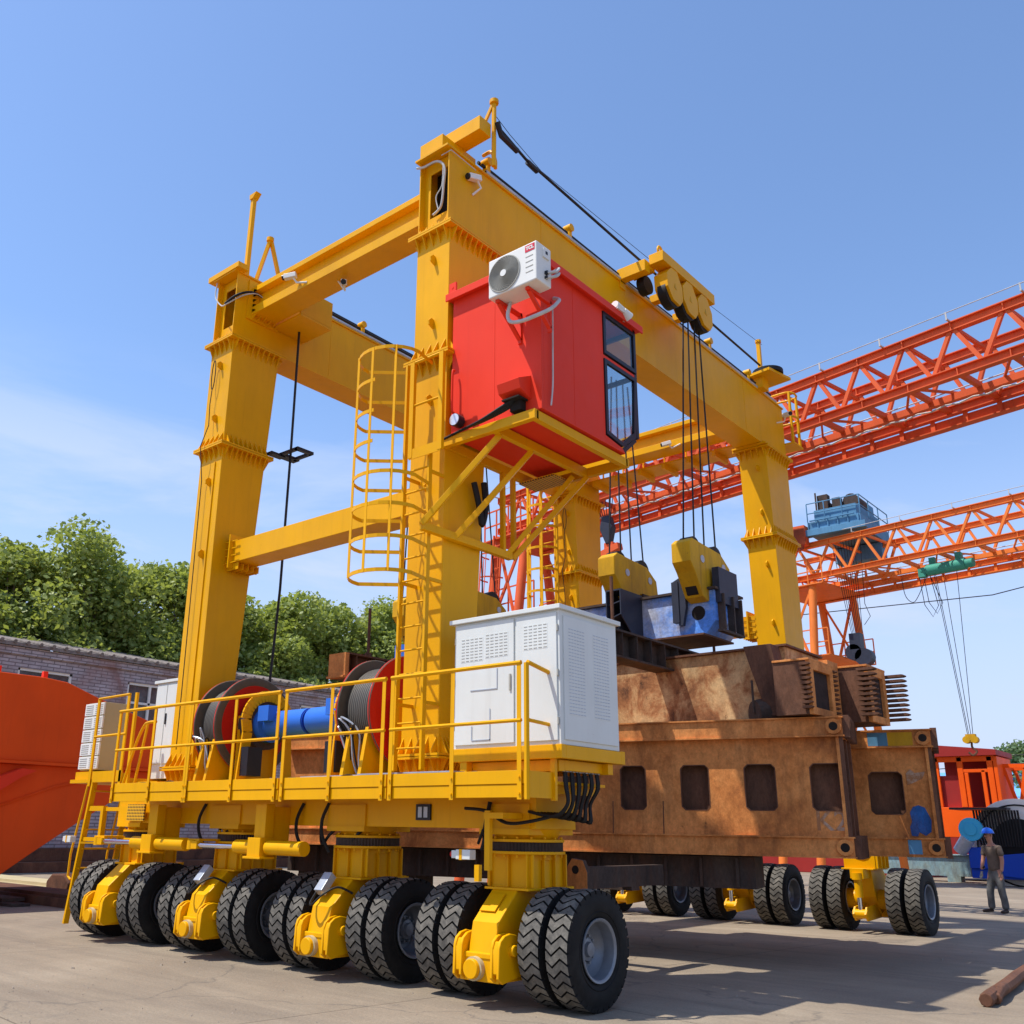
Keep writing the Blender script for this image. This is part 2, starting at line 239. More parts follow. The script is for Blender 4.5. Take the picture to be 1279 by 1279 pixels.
# ------------------------------------------------------------------ mesh builder
NOSPLIT = {'louvre_line', 'connection_comb', 'cross_bracing', 'fan_grille', 'logo_lettering', 'paint_mark', 'front_frame', 'conductor_line', 'festoon_cable'}
class MB:
    def __init__(s): s.v = []; s.f = []; s.sm = []; s.mi = []; s.cur = 0
    def add(s, vs, fs, smooth=False, mi=None):
        o = len(s.v); s.v += [tuple(p) for p in vs]
        for f in fs: s.f.append(tuple(i + o for i in f)); s.sm.append(smooth); s.mi.append(s.cur if mi is None else mi)
        return s
    def box(s, x0, x1, y0, y1, z0, z1):
        return s.add([(x0, y0, z0), (x1, y0, z0), (x1, y1, z0), (x0, y1, z0), (x0, y0, z1), (x1, y0, z1), (x1, y1, z1), (x0, y1, z1)],
                     [(0, 3, 2, 1), (4, 5, 6, 7), (0, 1, 5, 4), (1, 2, 6, 5), (2, 3, 7, 6), (3, 0, 4, 7)])
    def hexa(s, b, t):   # bottom quad, top quad (ccw seen from above)
        return s.add(list(b) + list(t), [(0, 3, 2, 1), (4, 5, 6, 7), (0, 1, 5, 4), (1, 2, 6, 5), (2, 3, 7, 6), (3, 0, 4, 7)])
    def beam(s, p, q, w, h, up=(0, 0, 1)):
        p = Vector(p); q = Vector(q); d = (q - p).normalized(); u = Vector(up)
        if abs(d.dot(u)) > 0.99: u = Vector((0, 1, 0))
        a = d.cross(u).normalized() * w / 2; b = a.cross(d).normalized() * h / 2
        vs = [p - a - b, p + a - b, p + a + b, p - a + b, q - a - b, q + a - b, q + a + b, q - a + b]
        return s.add(vs, [(0, 1, 2, 3), (4, 7, 6, 5), (0, 4, 5, 1), (1, 5, 6, 2), (2, 6, 7, 3), (3, 7, 4, 0)])
    def cyl(s, p, q, r, n=12, r2=None, caps=True, smooth=True):
        p = Vector(p); q = Vector(q); d = (q - p).normalized(); u = Vector((0, 0, 1)) if abs(d.z) < .9 else Vector((0, 1, 0))
        a = d.cross(u).normalized(); b = a.cross(d).normalized(); r2 = r if r2 is None else r2; vs = []
        for i in range(n):
            c, k = math.cos(2 * math.pi * i / n), math.sin(2 * math.pi * i / n); vs.append(p + (a * c + b * k) * r)
        for i in range(n):
            c, k = math.cos(2 * math.pi * i / n), math.sin(2 * math.pi * i / n); vs.append(q + (a * c + b * k) * r2)
        o = len(s.v); s.add(vs, [(i, i + n, (i + 1) % n + n, (i + 1) % n) for i in range(n)], smooth)
        if caps:
            s.add([], []); s.f.append(tuple(o + i for i in range(n))); s.sm.append(False); s.mi.append(s.cur)
            s.f.append(tuple(o + n + i for i in reversed(range(n)))); s.sm.append(False); s.mi.append(s.cur)
        return s
    def tube(s, pts, r, n=6, closed=False):
        pts = [Vector(p) for p in pts]
        if not closed and 4 <= len(pts) <= 10 and max((b - a).length for a, b in zip(pts, pts[1:])) < .9 and r < .05:   # soft cables bend smoothly
            P = [pts[0]] + pts + [pts[-1]]; out = []
            for i in range(1, len(P) - 2):
                a, b, c, d = P[i - 1:i + 3]
                for k in range(5):
                    t = k / 5; out.append(.5 * ((2 * b) + (c - a) * t + (2 * a - 5 * b + 4 * c - d) * t * t + (3 * b - a - 3 * c + d) * t ** 3))
            pts = out + [pts[-1]]
        N = len(pts); vs = []; pa = None
        for i, p in enumerate(pts):
            d = (pts[(i + 1) % N] - pts[i - 1]) if closed else (pts[min(i + 1, N - 1)] - pts[max(i - 1, 0)])
            d.normalize()
            if pa is None:
                u = Vector((0, 0, 1)) if abs(d.z) < .9 else Vector((0, 1, 0)); a = d.cross(u).normalized()
            else: a = (pa - d * pa.dot(d)).normalized()
            pa = a; b = a.cross(d)
            for k in range(n):
                t = 2 * math.pi * k / n; vs.append(p + (a * math.cos(t) + b * math.sin(t)) * r)
        fs = []
        for i in range(N if closed else N - 1):
            for k in range(n):
                j = (i + 1) % N; fs.append((i * n + k, j * n + k, j * n + (k + 1) % n, i * n + (k + 1) % n))
        s.add(vs, fs, True)
        if not closed:
            o = len(s.v) - N * n
            s.f.append(tuple(o + k for k in range(n))); s.sm.append(False); s.mi.append(s.cur)
            s.f.append(tuple(o + (N - 1) * n + k for k in reversed(range(n)))); s.sm.append(False); s.mi.append(s.cur)
        return s
    def prism(s, poly, axis, a0, a1):    # poly: 2d points in the two remaining axes (order x,y,z)
        def P(u, w, a):
            return {'x': (a, u, w), 'y': (u, a, w), 'z': (u, w, a)}[axis]
        n = len(poly); vs = [P(u, w, a0) for u, w in poly] + [P(u, w, a1) for u, w in poly]
        return s.add(vs, [tuple(range(n)), tuple(reversed(range(n, 2 * n)))] + [(i, i + n, (i + 1) % n + n, (i + 1) % n) for i in range(n)])
    def lathe(s, prof, c, n=40, mis=None, smooth=True):   # axis x; prof: (x, r)
        vs = []; c = Vector(c)
        for x, r in prof:
            for k in range(n):
                t = 2 * math.pi * k / n; vs.append((c.x + x, c.y + r * math.cos(t), c.z + r * math.sin(t)))
        o = len(s.v); s.v += vs
        for i in range(len(prof) - 1):
            for k in range(n):
                s.f.append((o + i * n + k, o + (i + 1) * n + k, o + (i + 1) * n + (k + 1) % n, o + i * n + (k + 1) % n)); s.sm.append(smooth)
                s.mi.append(s.cur if mis is None else mis[i])
        return s
    def clusters(s):
        n = len(s.v); p = list(range(n))
        def F(a):
            while p[a] != a: p[a] = p[p[a]]; a = p[a]
            return a
        for f in s.f:
            a = F(f[0])
            for k in f[1:]: p[F(k)] = a
        bb = {}
        for i, v in enumerate(s.v):
            r = F(i); B = bb.get(r)
            if B is None: bb[r] = [*v, *v]
            else:
                for k in range(3): B[k] = min(B[k], v[k]); B[k + 3] = max(B[k + 3], v[k])
        ks = list(bb); m = len(ks)
        if m > 400: return None
        q = list(range(m))
        def G(a):
            while q[a] != a: q[a] = q[q[a]]; a = q[a]
            return a
        for i in range(m):
            for j in range(i):
                A, B = bb[ks[i]], bb[ks[j]]
                if all(A[k] - .015 <= B[k + 3] and B[k] - .015 <= A[k + 3] for k in range(3)): q[G(i)] = G(j)
        idx = {k: G(i) for i, k in enumerate(ks)}
        if not 2 <= len(set(idx.values())) <= 14: return None
        out = {}
        for f, sm, mi in zip(s.f, s.sm, s.mi): out.setdefault(idx[F(f[0])], []).append((f, sm, mi))
        res = []
        for fl in sorted(out.values(), key=len, reverse=True):
            o = MB(); mp = {}
            for f, sm, mi in fl:
                g = []
                for i in f:
                    if i not in mp: mp[i] = len(o.v); o.v.append(s.v[i])
                    g.append(mp[i])
                o.f.append(tuple(g)); o.sm.append(sm); o.mi.append(mi)
            res.append(o)
        return res
    def build(s, name, mats, parent=None, bev=0.0, label=None, cat=None, group=None, kind=None, origin=None):
        if parent is not None and not origin and name not in NOSPLIT and len(s.v) < 6000:
            cl = s.clusters()
            if cl:
                first = None
                for c in cl:
                    o = c._build(name, mats, parent, bev, label, cat, group, kind, None); first = first or o
                return first
        return s._build(name, mats, parent, bev, label, cat, group, kind, origin)
    def _build(s, name, mats, parent=None, bev=0.0, label=None, cat=None, group=None, kind=None, origin=None):
        xs = [p[0] for p in s.v]; ys = [p[1] for p in s.v]; zs = [p[2] for p in s.v]
        c = Vector(origin) if origin else Vector(((min(xs) + max(xs)) / 2, (min(ys) + max(ys)) / 2, min(zs)))
        me = bpy.data.meshes.new(name); me.from_pydata([(p[0] - c.x, p[1] - c.y, p[2] - c.z) for p in s.v], [], s.f)
        me.polygons.foreach_set('use_smooth', s.sm)
        if not isinstance(mats, (list, tuple)): mats = [mats]
        for m in mats: me.materials.append(M[m])
        me.polygons.foreach_set('material_index', s.mi); me.update()
        bm_fix(me)
        if any(s.sm): me.set_sharp_from_angle(angle=R_(38))
        o = bpy.data.objects.new(name, me); COL.objects.link(o); o['_w'] = tuple(c)
        if parent is not None: o.parent = parent; o.location = c - Vector(parent['_w'])
        else: o.location = c
        if bev:
            b = o.modifiers.new('bevel', 'BEVEL'); b.width = bev; b.segments = 2; b.limit_method = 'ANGLE'; b.angle_limit = R_(50); b.harden_normals = False
        tag(o, label, cat, group, kind); return o
def bm_fix(me):
    import bmesh
    b = bmesh.new(); b.from_mesh(me); bmesh.ops.recalc_face_normals(b, faces=b.faces); b.to_mesh(me); b.free()
def tag(o, label=None, cat=None, group=None, kind=None):
    if label: o['label'] = label
    if cat: o['category'] = cat
    if group: o['group'] = group
    if kind: o['kind'] = kind
def thing(name, loc, label, cat, group=None):
    o = bpy.data.objects.new(name, None); COL.objects.link(o); o.location = loc; o['_w'] = tuple(loc); o.empty_display_size = 0.2
    tag(o, label, cat, group); return o
def text_mb(word, p, ux, uz, h, mat, name, parent, depth=0.004, bold=True):
    cu = bpy.data.curves.new(name, 'FONT'); cu.body = word; cu.size = h * 1.4; cu.extrude = depth; cu.align_x = 'CENTER'; cu.align_y = 'CENTER'; cu.offset = 0.004 if bold else 0
    o = bpy.data.objects.new(name, cu); COL.objects.link(o)
    dg = bpy.context.evaluated_depsgraph_get(); me = bpy.data.meshes.new_from_object(o.evaluated_get(dg)); bpy.data.objects.remove(o)
    ux = Vector(ux).normalized(); uz = Vector(uz).normalized(); n = ux.cross(uz)
    mb = MB(); P = Vector(p)
    mb.add([P + ux * v.co.x + uz * v.co.y + n * v.co.z for v in me.vertices], [tuple(f.vertices) for f in me.polygons])
    return mb.build(name, mat, parent)

# ================================================================== SETTING
g = MB(); g.add([(-400, -150, 0), (400, -150, 0), (400, 700, 0), (-400, 700, 0)], [(0, 1, 2, 3)])
g.build('ground', 'ground', kind='structure')

# ================================================================== GANTRY CRANE
crane = thing('gantry_crane', (-10.5, 14.0, 0), 'big yellow rubber-tyred gantry crane with a red operator cab, on steered double wheels', 'gantry crane')
YEL = 'yellow'
def fin(mb, p, out, side, up, w=0.10, h=0.2, t=0.014):   # triangular gusset
    p = Vector(p); o = Vector(out); s = Vector(side) * t / 2; u = Vector((0, 0, up))
    a, b, c = p, p + o * w, p + u * h
    mb.add([a - s, b - s, c - s, a + s, b + s, c + s], [(0, 1, 2), (5, 4, 3), (0, 3, 4, 1), (1, 4, 5, 2), (2, 5, 3, 0)])
def flange(mb, xc, y0, y1, z, hw=0.31, o=0.10, nx=5, ny=9, both=True):
    for dz in (-0.032, 0.004):
        mb.box(xc - hw - o, xc + hw + o, y0 - o, y1 + o, z + dz, z + dz + 0.028)
    for up, zz in (((1, z + .032), (-1, z - .032)) if both else ((-1, z - .032),)):
        for i in range(nx):
            x = xc - hw + .04 + (2 * hw - .08) * i / (nx - 1)
            fin(mb, (x, y0, zz), (0, -1, 0), (1, 0, 0), up); fin(mb, (x, y1, zz), (0, 1, 0), (1, 0, 0), up)
        for i in range(ny):
            y = y0 + .05 + (y1 - y0 - .1) * i / (ny - 1)
            fin(mb, (xc + hw, y, zz), (1, 0, 0), (0, 1, 0), up); fin(mb, (xc - hw, y, zz), (-1, 0, 0), (0, 1, 0), up)
def lifting_eye(mb, x, y, z, s):
    mb.prism([(y, z - .07), (y + .09 * s, z - .03), (y + .1 * s, z + .03), (y + .05 * s, z + .08), (y, z + .07)], 'x', x - .012, x + .012)
def leg(xc, near):
    mb = MB(); hw = 0.31
    if near: yb = lambda z: 8.98 + (z - 2.3) * .058; ya = lambda z: 8.42
    else: ya = lambda z: 19.10 - (z - 2.3) * .045; yb = lambda z: 19.92
    z0, z1 = 2.32, 9.75
    mb.hexa([(xc - hw, ya(z0), z0), (xc + hw, ya(z0), z0), (xc + hw, yb(z0), z0), (xc - hw, yb(z0), z0)],
            [(xc - hw, ya(z1), z1), (xc + hw, ya(z1), z1), (xc + hw, yb(z1), z1), (xc - hw, yb(z1), z1)])
    o = mb.build('leg', YEL, crane, bev=0.008)
    for z in (2.52, 7.78, 9.78):
        fb = MB(); flange(fb, xc, ya(z), yb(z), z, both=(z < 9)); fb.build('bolt_flange', YEL, o)
    e = MB()
    for z in (8.3, 7.15, 5.9, 9.3): lifting_eye(e, xc + (.04 if near else .1), ya(z) if near else ya(z), z, -1)
    e.build('lifting_eye', YEL, o)
    return o
legs = [leg(-8.0, 1), leg(-13.02, 1), leg(-8.0, 0), leg(-13.02, 0)]
# seam rib and coiled tie rope on the left near leg
rb = MB(); rb.box(-13.02 + .12, -13.02 + .15, 8.40, 8.43, 2.7, 7.5); rb.build('seam_strip', YEL, legs[1])
for lg, x, y in ((legs[1], -13.1, 8.38), (legs[3], -12.95, 18.7), (legs[2], -7.85, 18.75)):
    if lg is legs[2]: continue
    t = MB(); pts = []
    for i in range(17):
        a = 2 * math.pi * i / 16; pts.append((x + .05 * math.cos(a), y - .03, 9.15 + .28 * math.sin(a)))
    t.tube(pts, .009, 5); t.tube([(x, y - .03, 8.86), (x - .02, y - .03, 8.6), (x + .01, y - .03, 8.2), (x - .03, y - .12, 7.8), (x - .03, y - .03, 7.2), (x, y - .02, 4.5), (x + .02, y - .02, 2.8)], .008, 5)
    t.build('tied_rope', 'black', lg)

def girder(xc):
    mb = MB(); hw = .29; x0, x1 = xc - hw, xc + hw
    mb.box(x0, x0 + .02, 8.40, 19.95, 9.83, 11.07); mb.box(x1 - .02, x1, 8.40, 19.95, 9.83, 11.07)
    mb.box(x0 + .02, x1 - .02, 8.40, 19.95, 9.83, 9.85)
    mb.box(x0 - .03, x1 + .03, 8.32, 19.97, 11.07, 11.10)
    # end diaphragms with an access opening
    for y, s in ((8.50, 1), (19.86, -1)):
        mb.box(x0 + .02, x0 + .13, y, y + .015, 9.85, 11.06); mb.box(x1 - .06, x1 - .02, y, y + .015, 9.85, 11.06)
        mb.box(x0 + .13, x1 - .06, y, y + .015, 9.85, 10.12); mb.box(x0 + .13, x1 - .06, y, y + .015, 10.88, 11.06)
    o = mb.build('girder', YEL, crane)
    d = MB(); d.box(x0 + .03, x1 - .03, 8.75, 8.77, 9.87, 11.05); d.build('opening_shade_panel', 'hole', o)  # dark sheet behind the opening, painted as the girder's inner shade
    for k, y in enumerate((10.6, 13.1, 15.7, 17.9)):
        w = MB(); w.box(x1, x1 + .004, y, y + .012, 9.84, 11.06); w.build('weld_seam', YEL, o)
    d = MB(); d.box(x0 - .1, x1 + .1, 8.36, 9.5, 9.79, 9.825); d.box(x0 - .1, x1 + .1, 18.6, 20.0, 9.79, 9.825)
    for i in range(9):
        for ya, yb in ((8.5, 9.4), (18.7, 19.9)): fin(d, (x1, ya + (yb - ya) * i / 8, 9.825), (1, 0, 0), (0, 1, 0), 1, .09, .06)
    for i in range(5): fin(d, (x0 + .05 + .12 * i, 8.40, 9.825), (0, -1, 0), (1, 0, 0), 1, .05, .09)
    d.build('joint_plate', YEL, o)
    r = MB(); r.cyl((x1 + .01, 9.2, 11.13), (x1 + .01, 19.6, 11.13), .035, 8); r.build('conduit_pipe', 'galv', o)
    for k, (dx, z) in enumerate(((-.02, 11.24), (-.10, 11.33), (-.2, 11.24))):
        r = MB(); r.tube([(x1 + dx, 9.15, z), (x1 + dx, 14, z - .02), (x1 + dx, 19.4, z)], .028, 6); r.build('traction_rope', 'rope', o)
    for y in (9.25, 11.4, 16.4, 18.2):
        r = MB(); r.box(x1 - .22, x1 + .02, y - .05, y + .05, 11.1, 11.16); r.box(x1 - .06, x1 + .03, y - .04, y + .04, 11.16, 11.38); r.cyl((x1 - .08, y, 11.33), (x1 + .06, y, 11.33), .07, 10); r.build('rope_guide', YEL, o)
    return o
gN = girder(-8.0); gL = girder(-13.02)
# slanting haul rope above the near girder
r = MB(); r.tube([(-7.32, 9.05, 11.62), (-7.32, 9.7, 11.47), (-7.36, 12.5, 11.45), (-7.42, 15.5, 11.46), (-7.5, 18.4, 11.52)], .024, 6); r.build('haul_rope', 'rope', gN)
r = MB(); r.tube([(-7.32, 9.0, 11.7), (-7.34, 9.12, 11.55), (-7.33, 9.5, 11.5)], .045, 8); r.cyl((-7.33, 9.75, 11.46), (-7.33, 10.0, 11.44), .045, 8); r.build('rope_socket', 'frame', gN)
r = MB(); r.tube([(-7.45, 9.02, 12.0), (-7.4, 9.4, 11.78), (-7.4, 10.2, 11.6), (-7.45, 13.5, 11.75), (-7.6, 18.85, 12.25)], .006, 4); r.build('signal_wire', 'rope', gN)
# head beams, masts and sheave at the ends
m = MB(); m.box(-8.45, -7.42, 8.72, 8.98, 11.46, 11.70); m.box(-8.35, -7.9, 8.45, 9.2, 11.1, 11.46); m.build('head_beam', YEL, crane, bev=.006)
m = MB(); m.cyl((-7.42, 9.05, 11.0), (-7.42, 9.05, 12.15), .035, 8); m.cyl((-7.42, 9.05, 12.12), (-7.42, 9.05, 12.18), .07, 10); m.beam((-7.62, 9.0, 11.72), (-7.43, 9.03, 12.1), .04, .04)
m.tube([(-7.75, 9.2, 11.45), (-7.55, 9.15, 11.38), (-7.45, 9.12, 11.15), (-7.43, 9.1, 11.0)], .03, 6); m.build('mast', YEL, crane)
m = MB(); m.beam((-12.78, 8.6, 11.1), (-12.76, 8.6, 12.75), .075, .075); m.prism([(-12.81, 12.70), (-12.72, 12.70), (-12.62, 12.80), (-12.82, 12.80)], 'y', 8.54, 8.66)
m.build('mast', YEL, crane)
m = MB(); m.beam((-13.05, 8.95, 11.1), (-12.85, 9.1, 12.15), .06, .06); m.beam((-12.85, 9.5, 11.1), (-12.85, 9.12, 12.15), .06, .06); m.cyl((-12.85, 9.1, 12.12), (-12.85, 9.1, 12.19), .07, 10); m.build('mast', YEL, crane)
m = MB(); m.box(-13.5, -12.6, 8.3, 8.52, 11.1, 11.2); m.build('head_beam', YEL, crane)
m = MB(); m.beam((-7.72, 18.95, 11.1), (-7.72, 18.95, 12.4), .08, .08); m.cyl((-7.72, 18.95, 12.38), (-7.72, 18.95, 12.44), .07, 8); m.build('mast', YEL, crane)
m = MB(); m.prism([(-8.0, 18.5), (-7.3, 18.4), (-7.15, 19.2), (-7.9, 19.3)], 'z', 11.36, 11.42); m.box(-7.75, -7.55, 18.6, 18.9, 11.1, 11.36); m.build('sheave_bracket', YEL, crane)
m = MB(); m.cyl((-7.5, 18.8, 11.43), (-7.5, 18.8, 11.52), .33, 24); m.build('sheave', 'black', crane)
# small landing with hand rails beyond the far end
m = MB(); m.box(-8.2, -7.5, 19.98, 20.5, 10.2, 10.24); m.build('landing', YEL, crane)
m = MB()
for x, y in ((-8.1, 20.05), (-7.55, 20.05), (-7.55, 20.45), (-8.1, 20.45)): m.cyl((x, y, 10.24), (x, y, 11.5), .035, 6)
for z in (10.9, 11.5): m.tube([(-8.1, 20.05, z), (-7.55, 20.05, z), (-7.55, 20.45, z), (-8.1, 20.45, z)], .025, 6)
m.build('guard_rail', YEL, crane)

def cross_top(y0, y1, near):
    m = MB(); x0, x1 = -12.73, -8.29; z0, z1 = 10.36, 10.92
    # open channel facing outwards: back web, two lips and a broad closed underside
    s = -1 if near else 1; yf = y0 if near else y0
    m.box(x0, x1, y0, y1, z0, z0 + .16); m.box(x0, x1, y0 + .13, y1, z0 + .16, z1 - .1); m.box(x0, x1, y0, y1, z1 - .1, z1)
    o = m.build('upper_crossbeam', YEL, crane, bev=.005)
    p = MB(); p.box(x0, x0 + .03, y0 - .1, y1 + .12, z0 - .1, z1 + .1)
    p.box(x1 - .03, x1, y0 - .1, y1 + .12, z0 - .1, z1 + .1)
    for k in range(5):
        fin(p, (x0 + .03, y0 + .02 + .11 * k, z0), (1, 0, 0), (0, 1, 0), -1, .12, .08); fin(p, (x0 + .03, y0, z0 + .06 + .1 * k), (1, 0, 0), (0, 0, 1), 1, .1, .05)
    p.build('end_flange', YEL, o); return o
ct = cross_top(8.74, 9.22, True)
m = MB(); m.box(-12.72, -11.95, 9.24, 9.95, 10.3, 10.34); m.box(-11.99, -11.95, 9.24, 9.95, 10.345, 10.85); m.box(-12.72, -12.0, 9.9, 9.94, 10.345, 10.85); m.build('haunch', YEL, ct)
cf = cross_top(18.78, 19.3, False)
# far walkway behind the far upper crossbeam
m = MB(); m.box(-12.7, -8.3, 19.95, 20.05, 10.25, 10.5); m.box(-12.7, -8.3, 19.35, 20.0, 10.22, 10.26)
for i in range(7): m.box(-12.5 + .66 * i, -12.42 + .66 * i, 19.3, 20.0, 10.08, 10.22)
m.build('walkway', YEL, crane)
m = MB()
for i in range(8): m.cyl((-12.6 + i * .6, 19.98, 10.5), (-12.6 + i * .6, 19.98, 11.35), .025, 6)
for z in (10.95, 11.35): m.tube([(-12.6, 19.98, z), (-8.4, 19.98, z)], .022, 6)
m.build('guard_rail', YEL, crane)
def cross_low(y0, y1):
    m = MB(); m.box(-12.71, -8.31, y0, y1, 5.76, 6.12); o = m.build('lower_crossbeam', YEL, crane, bev=.006)
    for x, s in ((-12.71, 1), (-8.31, -1)):
        p = MB(); p.box(x + s * .13, x + s * .16, y0 - .08, y1 + .08, 5.66, 6.22)
        for k in range(4): p.box(min(x, x + s * .32), max(x, x + s * .32), y0 - .05, y0 - .035 + .0, 5.74 + .12 * k, 5.752 + .12 * k)
        for k in range(5): p.box(min(x, x + s * .3), max(x, x + s * .3), y0 + .02 + .1 * k, y0 + .03 + .1 * k, 5.64, 5.75)
        p.build('end_flange', YEL, o)
    return o
cross_low(8.70, 9.12); cross_low(18.95, 19.35)
# hoist rope of the left winch and its guide plate
r = MB(); r.tube([(-12.45, 9.62, 10.3), (-12.46, 9.64, 8.0), (-12.5, 9.66, 5.5), (-12.52, 9.6, 3.75)], .022, 6); r.build('winch_rope', 'rope', crane)
p = MB(); p.box(-12.7, -12.55, 9.3, 9.6, 7.86, 7.9); p.box(-12.6, -12.12, 9.5, 9.56, 7.88, 7.93); p.box(-12.6, -12.12, 9.80, 9.86, 7.88, 7.93); p.box(-12.7, -12.53, 9.5, 9.9, 7.88, 7.93); p.box(-12.18, -12.1, 9.5, 9.86, 7.88, 7.93); p.build('rope_guide_plate', 'frame', crane)

# base beams
def base_beam(y0, y1, near):
    m = MB(); m.box(-14.75, -6.32, y0, y1, 1.72, 2.14); o = m.build('base_beam', YEL, crane, bev=.006)
    p = MB()
    for x in (-14.34, -11.8, -9.26, -6.73): p.box(x - .34, x + .34, y0 - .04, y1 + .04, 1.66, 1.722); p.box(x - .34, x + .34, y0 - .025, y0 - .0, 1.722, 1.98)
    p.build('doubler_plate', YEL, o); return o
bb = base_beam(8.48, 9.22, 1); base_beam(19.15, 19.9, 0)
p = MB(); p.box(-8.06, -7.83, 8.455, 8.48, 1.80, 1.98); p.build('data_plate', 'frame', bb)
p = MB(); p.box(-8.02, -7.96, 8.449, 8.455, 1.83, 1.95); p.box(-7.93, -7.87, 8.449, 8.455, 1.83, 1.95); p.build('data_plate_window', 'galv', bb)
p = MB(); p.box(-14.35, -13.85, 8.4, 8.43, 1.75, 2.0); p.build('mesh_guard', 'perf', bb)

# bogie -------------------------------------------------------------
def make_tyre():
    m = MB()
    prof = [(-.105, .295), (-.135, .34), (-.148, .42), (-.143, .49), (-.128, .535), (-.09, .548), (.09, .548), (.128, .535), (.143, .49), (.148, .42), (.135, .34), (.105, .295)]
    m.lathe(prof, (0, 0, 0), 56)
    # rounded bead bump rings on the wall
    m.lathe([(.1385, .36), (.146, .365), (.1405, .372)], (0, 0, 0), 56); m.lathe([(-.1385, .36), (-.146, .365), (-.1405, .372)], (0, 0, 0), 56)
    N = 34; pitch = 2 * math.pi / N; fr = [-1, -.42, .38, 1]; off = [.0, .50, -.28, .22]; wdt = .127; ra, rb = .535, .574
    for i in range(N):
        a0 = i * pitch; gap = .23 * pitch
        for half in (0, 1, 2):
            q = []
            for k in (half, half + 1):
                x = fr[k] * wdt; aa = a0 + off[k] * pitch
                rt = rb - (.008 if k in (0, 3) else 0)
                q.append((x, aa, aa + pitch - gap, rt))
            (xa, a1, a2, r1), (xb, b1, b2, r2) = q
            P = lambda x, a, r: (x, r * math.cos(a), r * math.sin(a))
            xs = xa * 1.0; vs = [P(xa * (1.06 if half == 0 else 1), a1, ra - (.02 if half == 0 else 0)), P(xb * (1.06 if half == 2 else 1), b1, ra - (.02 if half == 2 else 0)),
                                 P(xb * (1.06 if half == 2 else 1), b2, ra - (.02 if half == 2 else 0)), P(xa * (1.06 if half == 0 else 1), a2, ra - (.02 if half == 0 else 0)),
                                 P(xa, a1, r1), P(xb, b1, r2), P(xb, b2, r2), P(xa, a2, r1)]
            am = (a1 + a2) / 2
            fs = [(4, 5, 6, 7), (0, 1, 5, 4), (2, 3, 7, 6)]
            if half == 0: fs.append((3, 0, 4, 7))
            if half == 2: fs.append((1, 2, 6, 5))
            o = len(m.v); m.v += vs
            for f in fs: m.f.append(tuple(o + j for j in f)); m.sm.append(False); m.mi.append(1 if f in ((4, 5, 6, 7),) else 0)
    return m
def make_rim():
    m = MB()
    m.lathe([(-.135, .30), (-.14, .272), (-.12, .262), (-.05, .255), (.06, .262), (.128, .272), (.14, .286), (.142, .302), (.132, .305), (.118, .298)], (0, 0, 0), 40)
    m.lathe([(.02, .262), (-.03, .245), (-.075, .205), (-.078, .165), (-.055, .15), (-.05, .115), (-.01, .105), (-.005, .075), (.03, .065), (.035, 0.001)], (0, 0, 0), 32)
    for k in range(10):
        a = 2 * math.pi * k / 10; y, z = .133 * math.cos(a), .133 * math.sin(a); m.cyl((-.06, y, z), (-.012, y, z), .014, 6)
    return m
BX = (-6.73, -9.266, -11.80, -14.34)
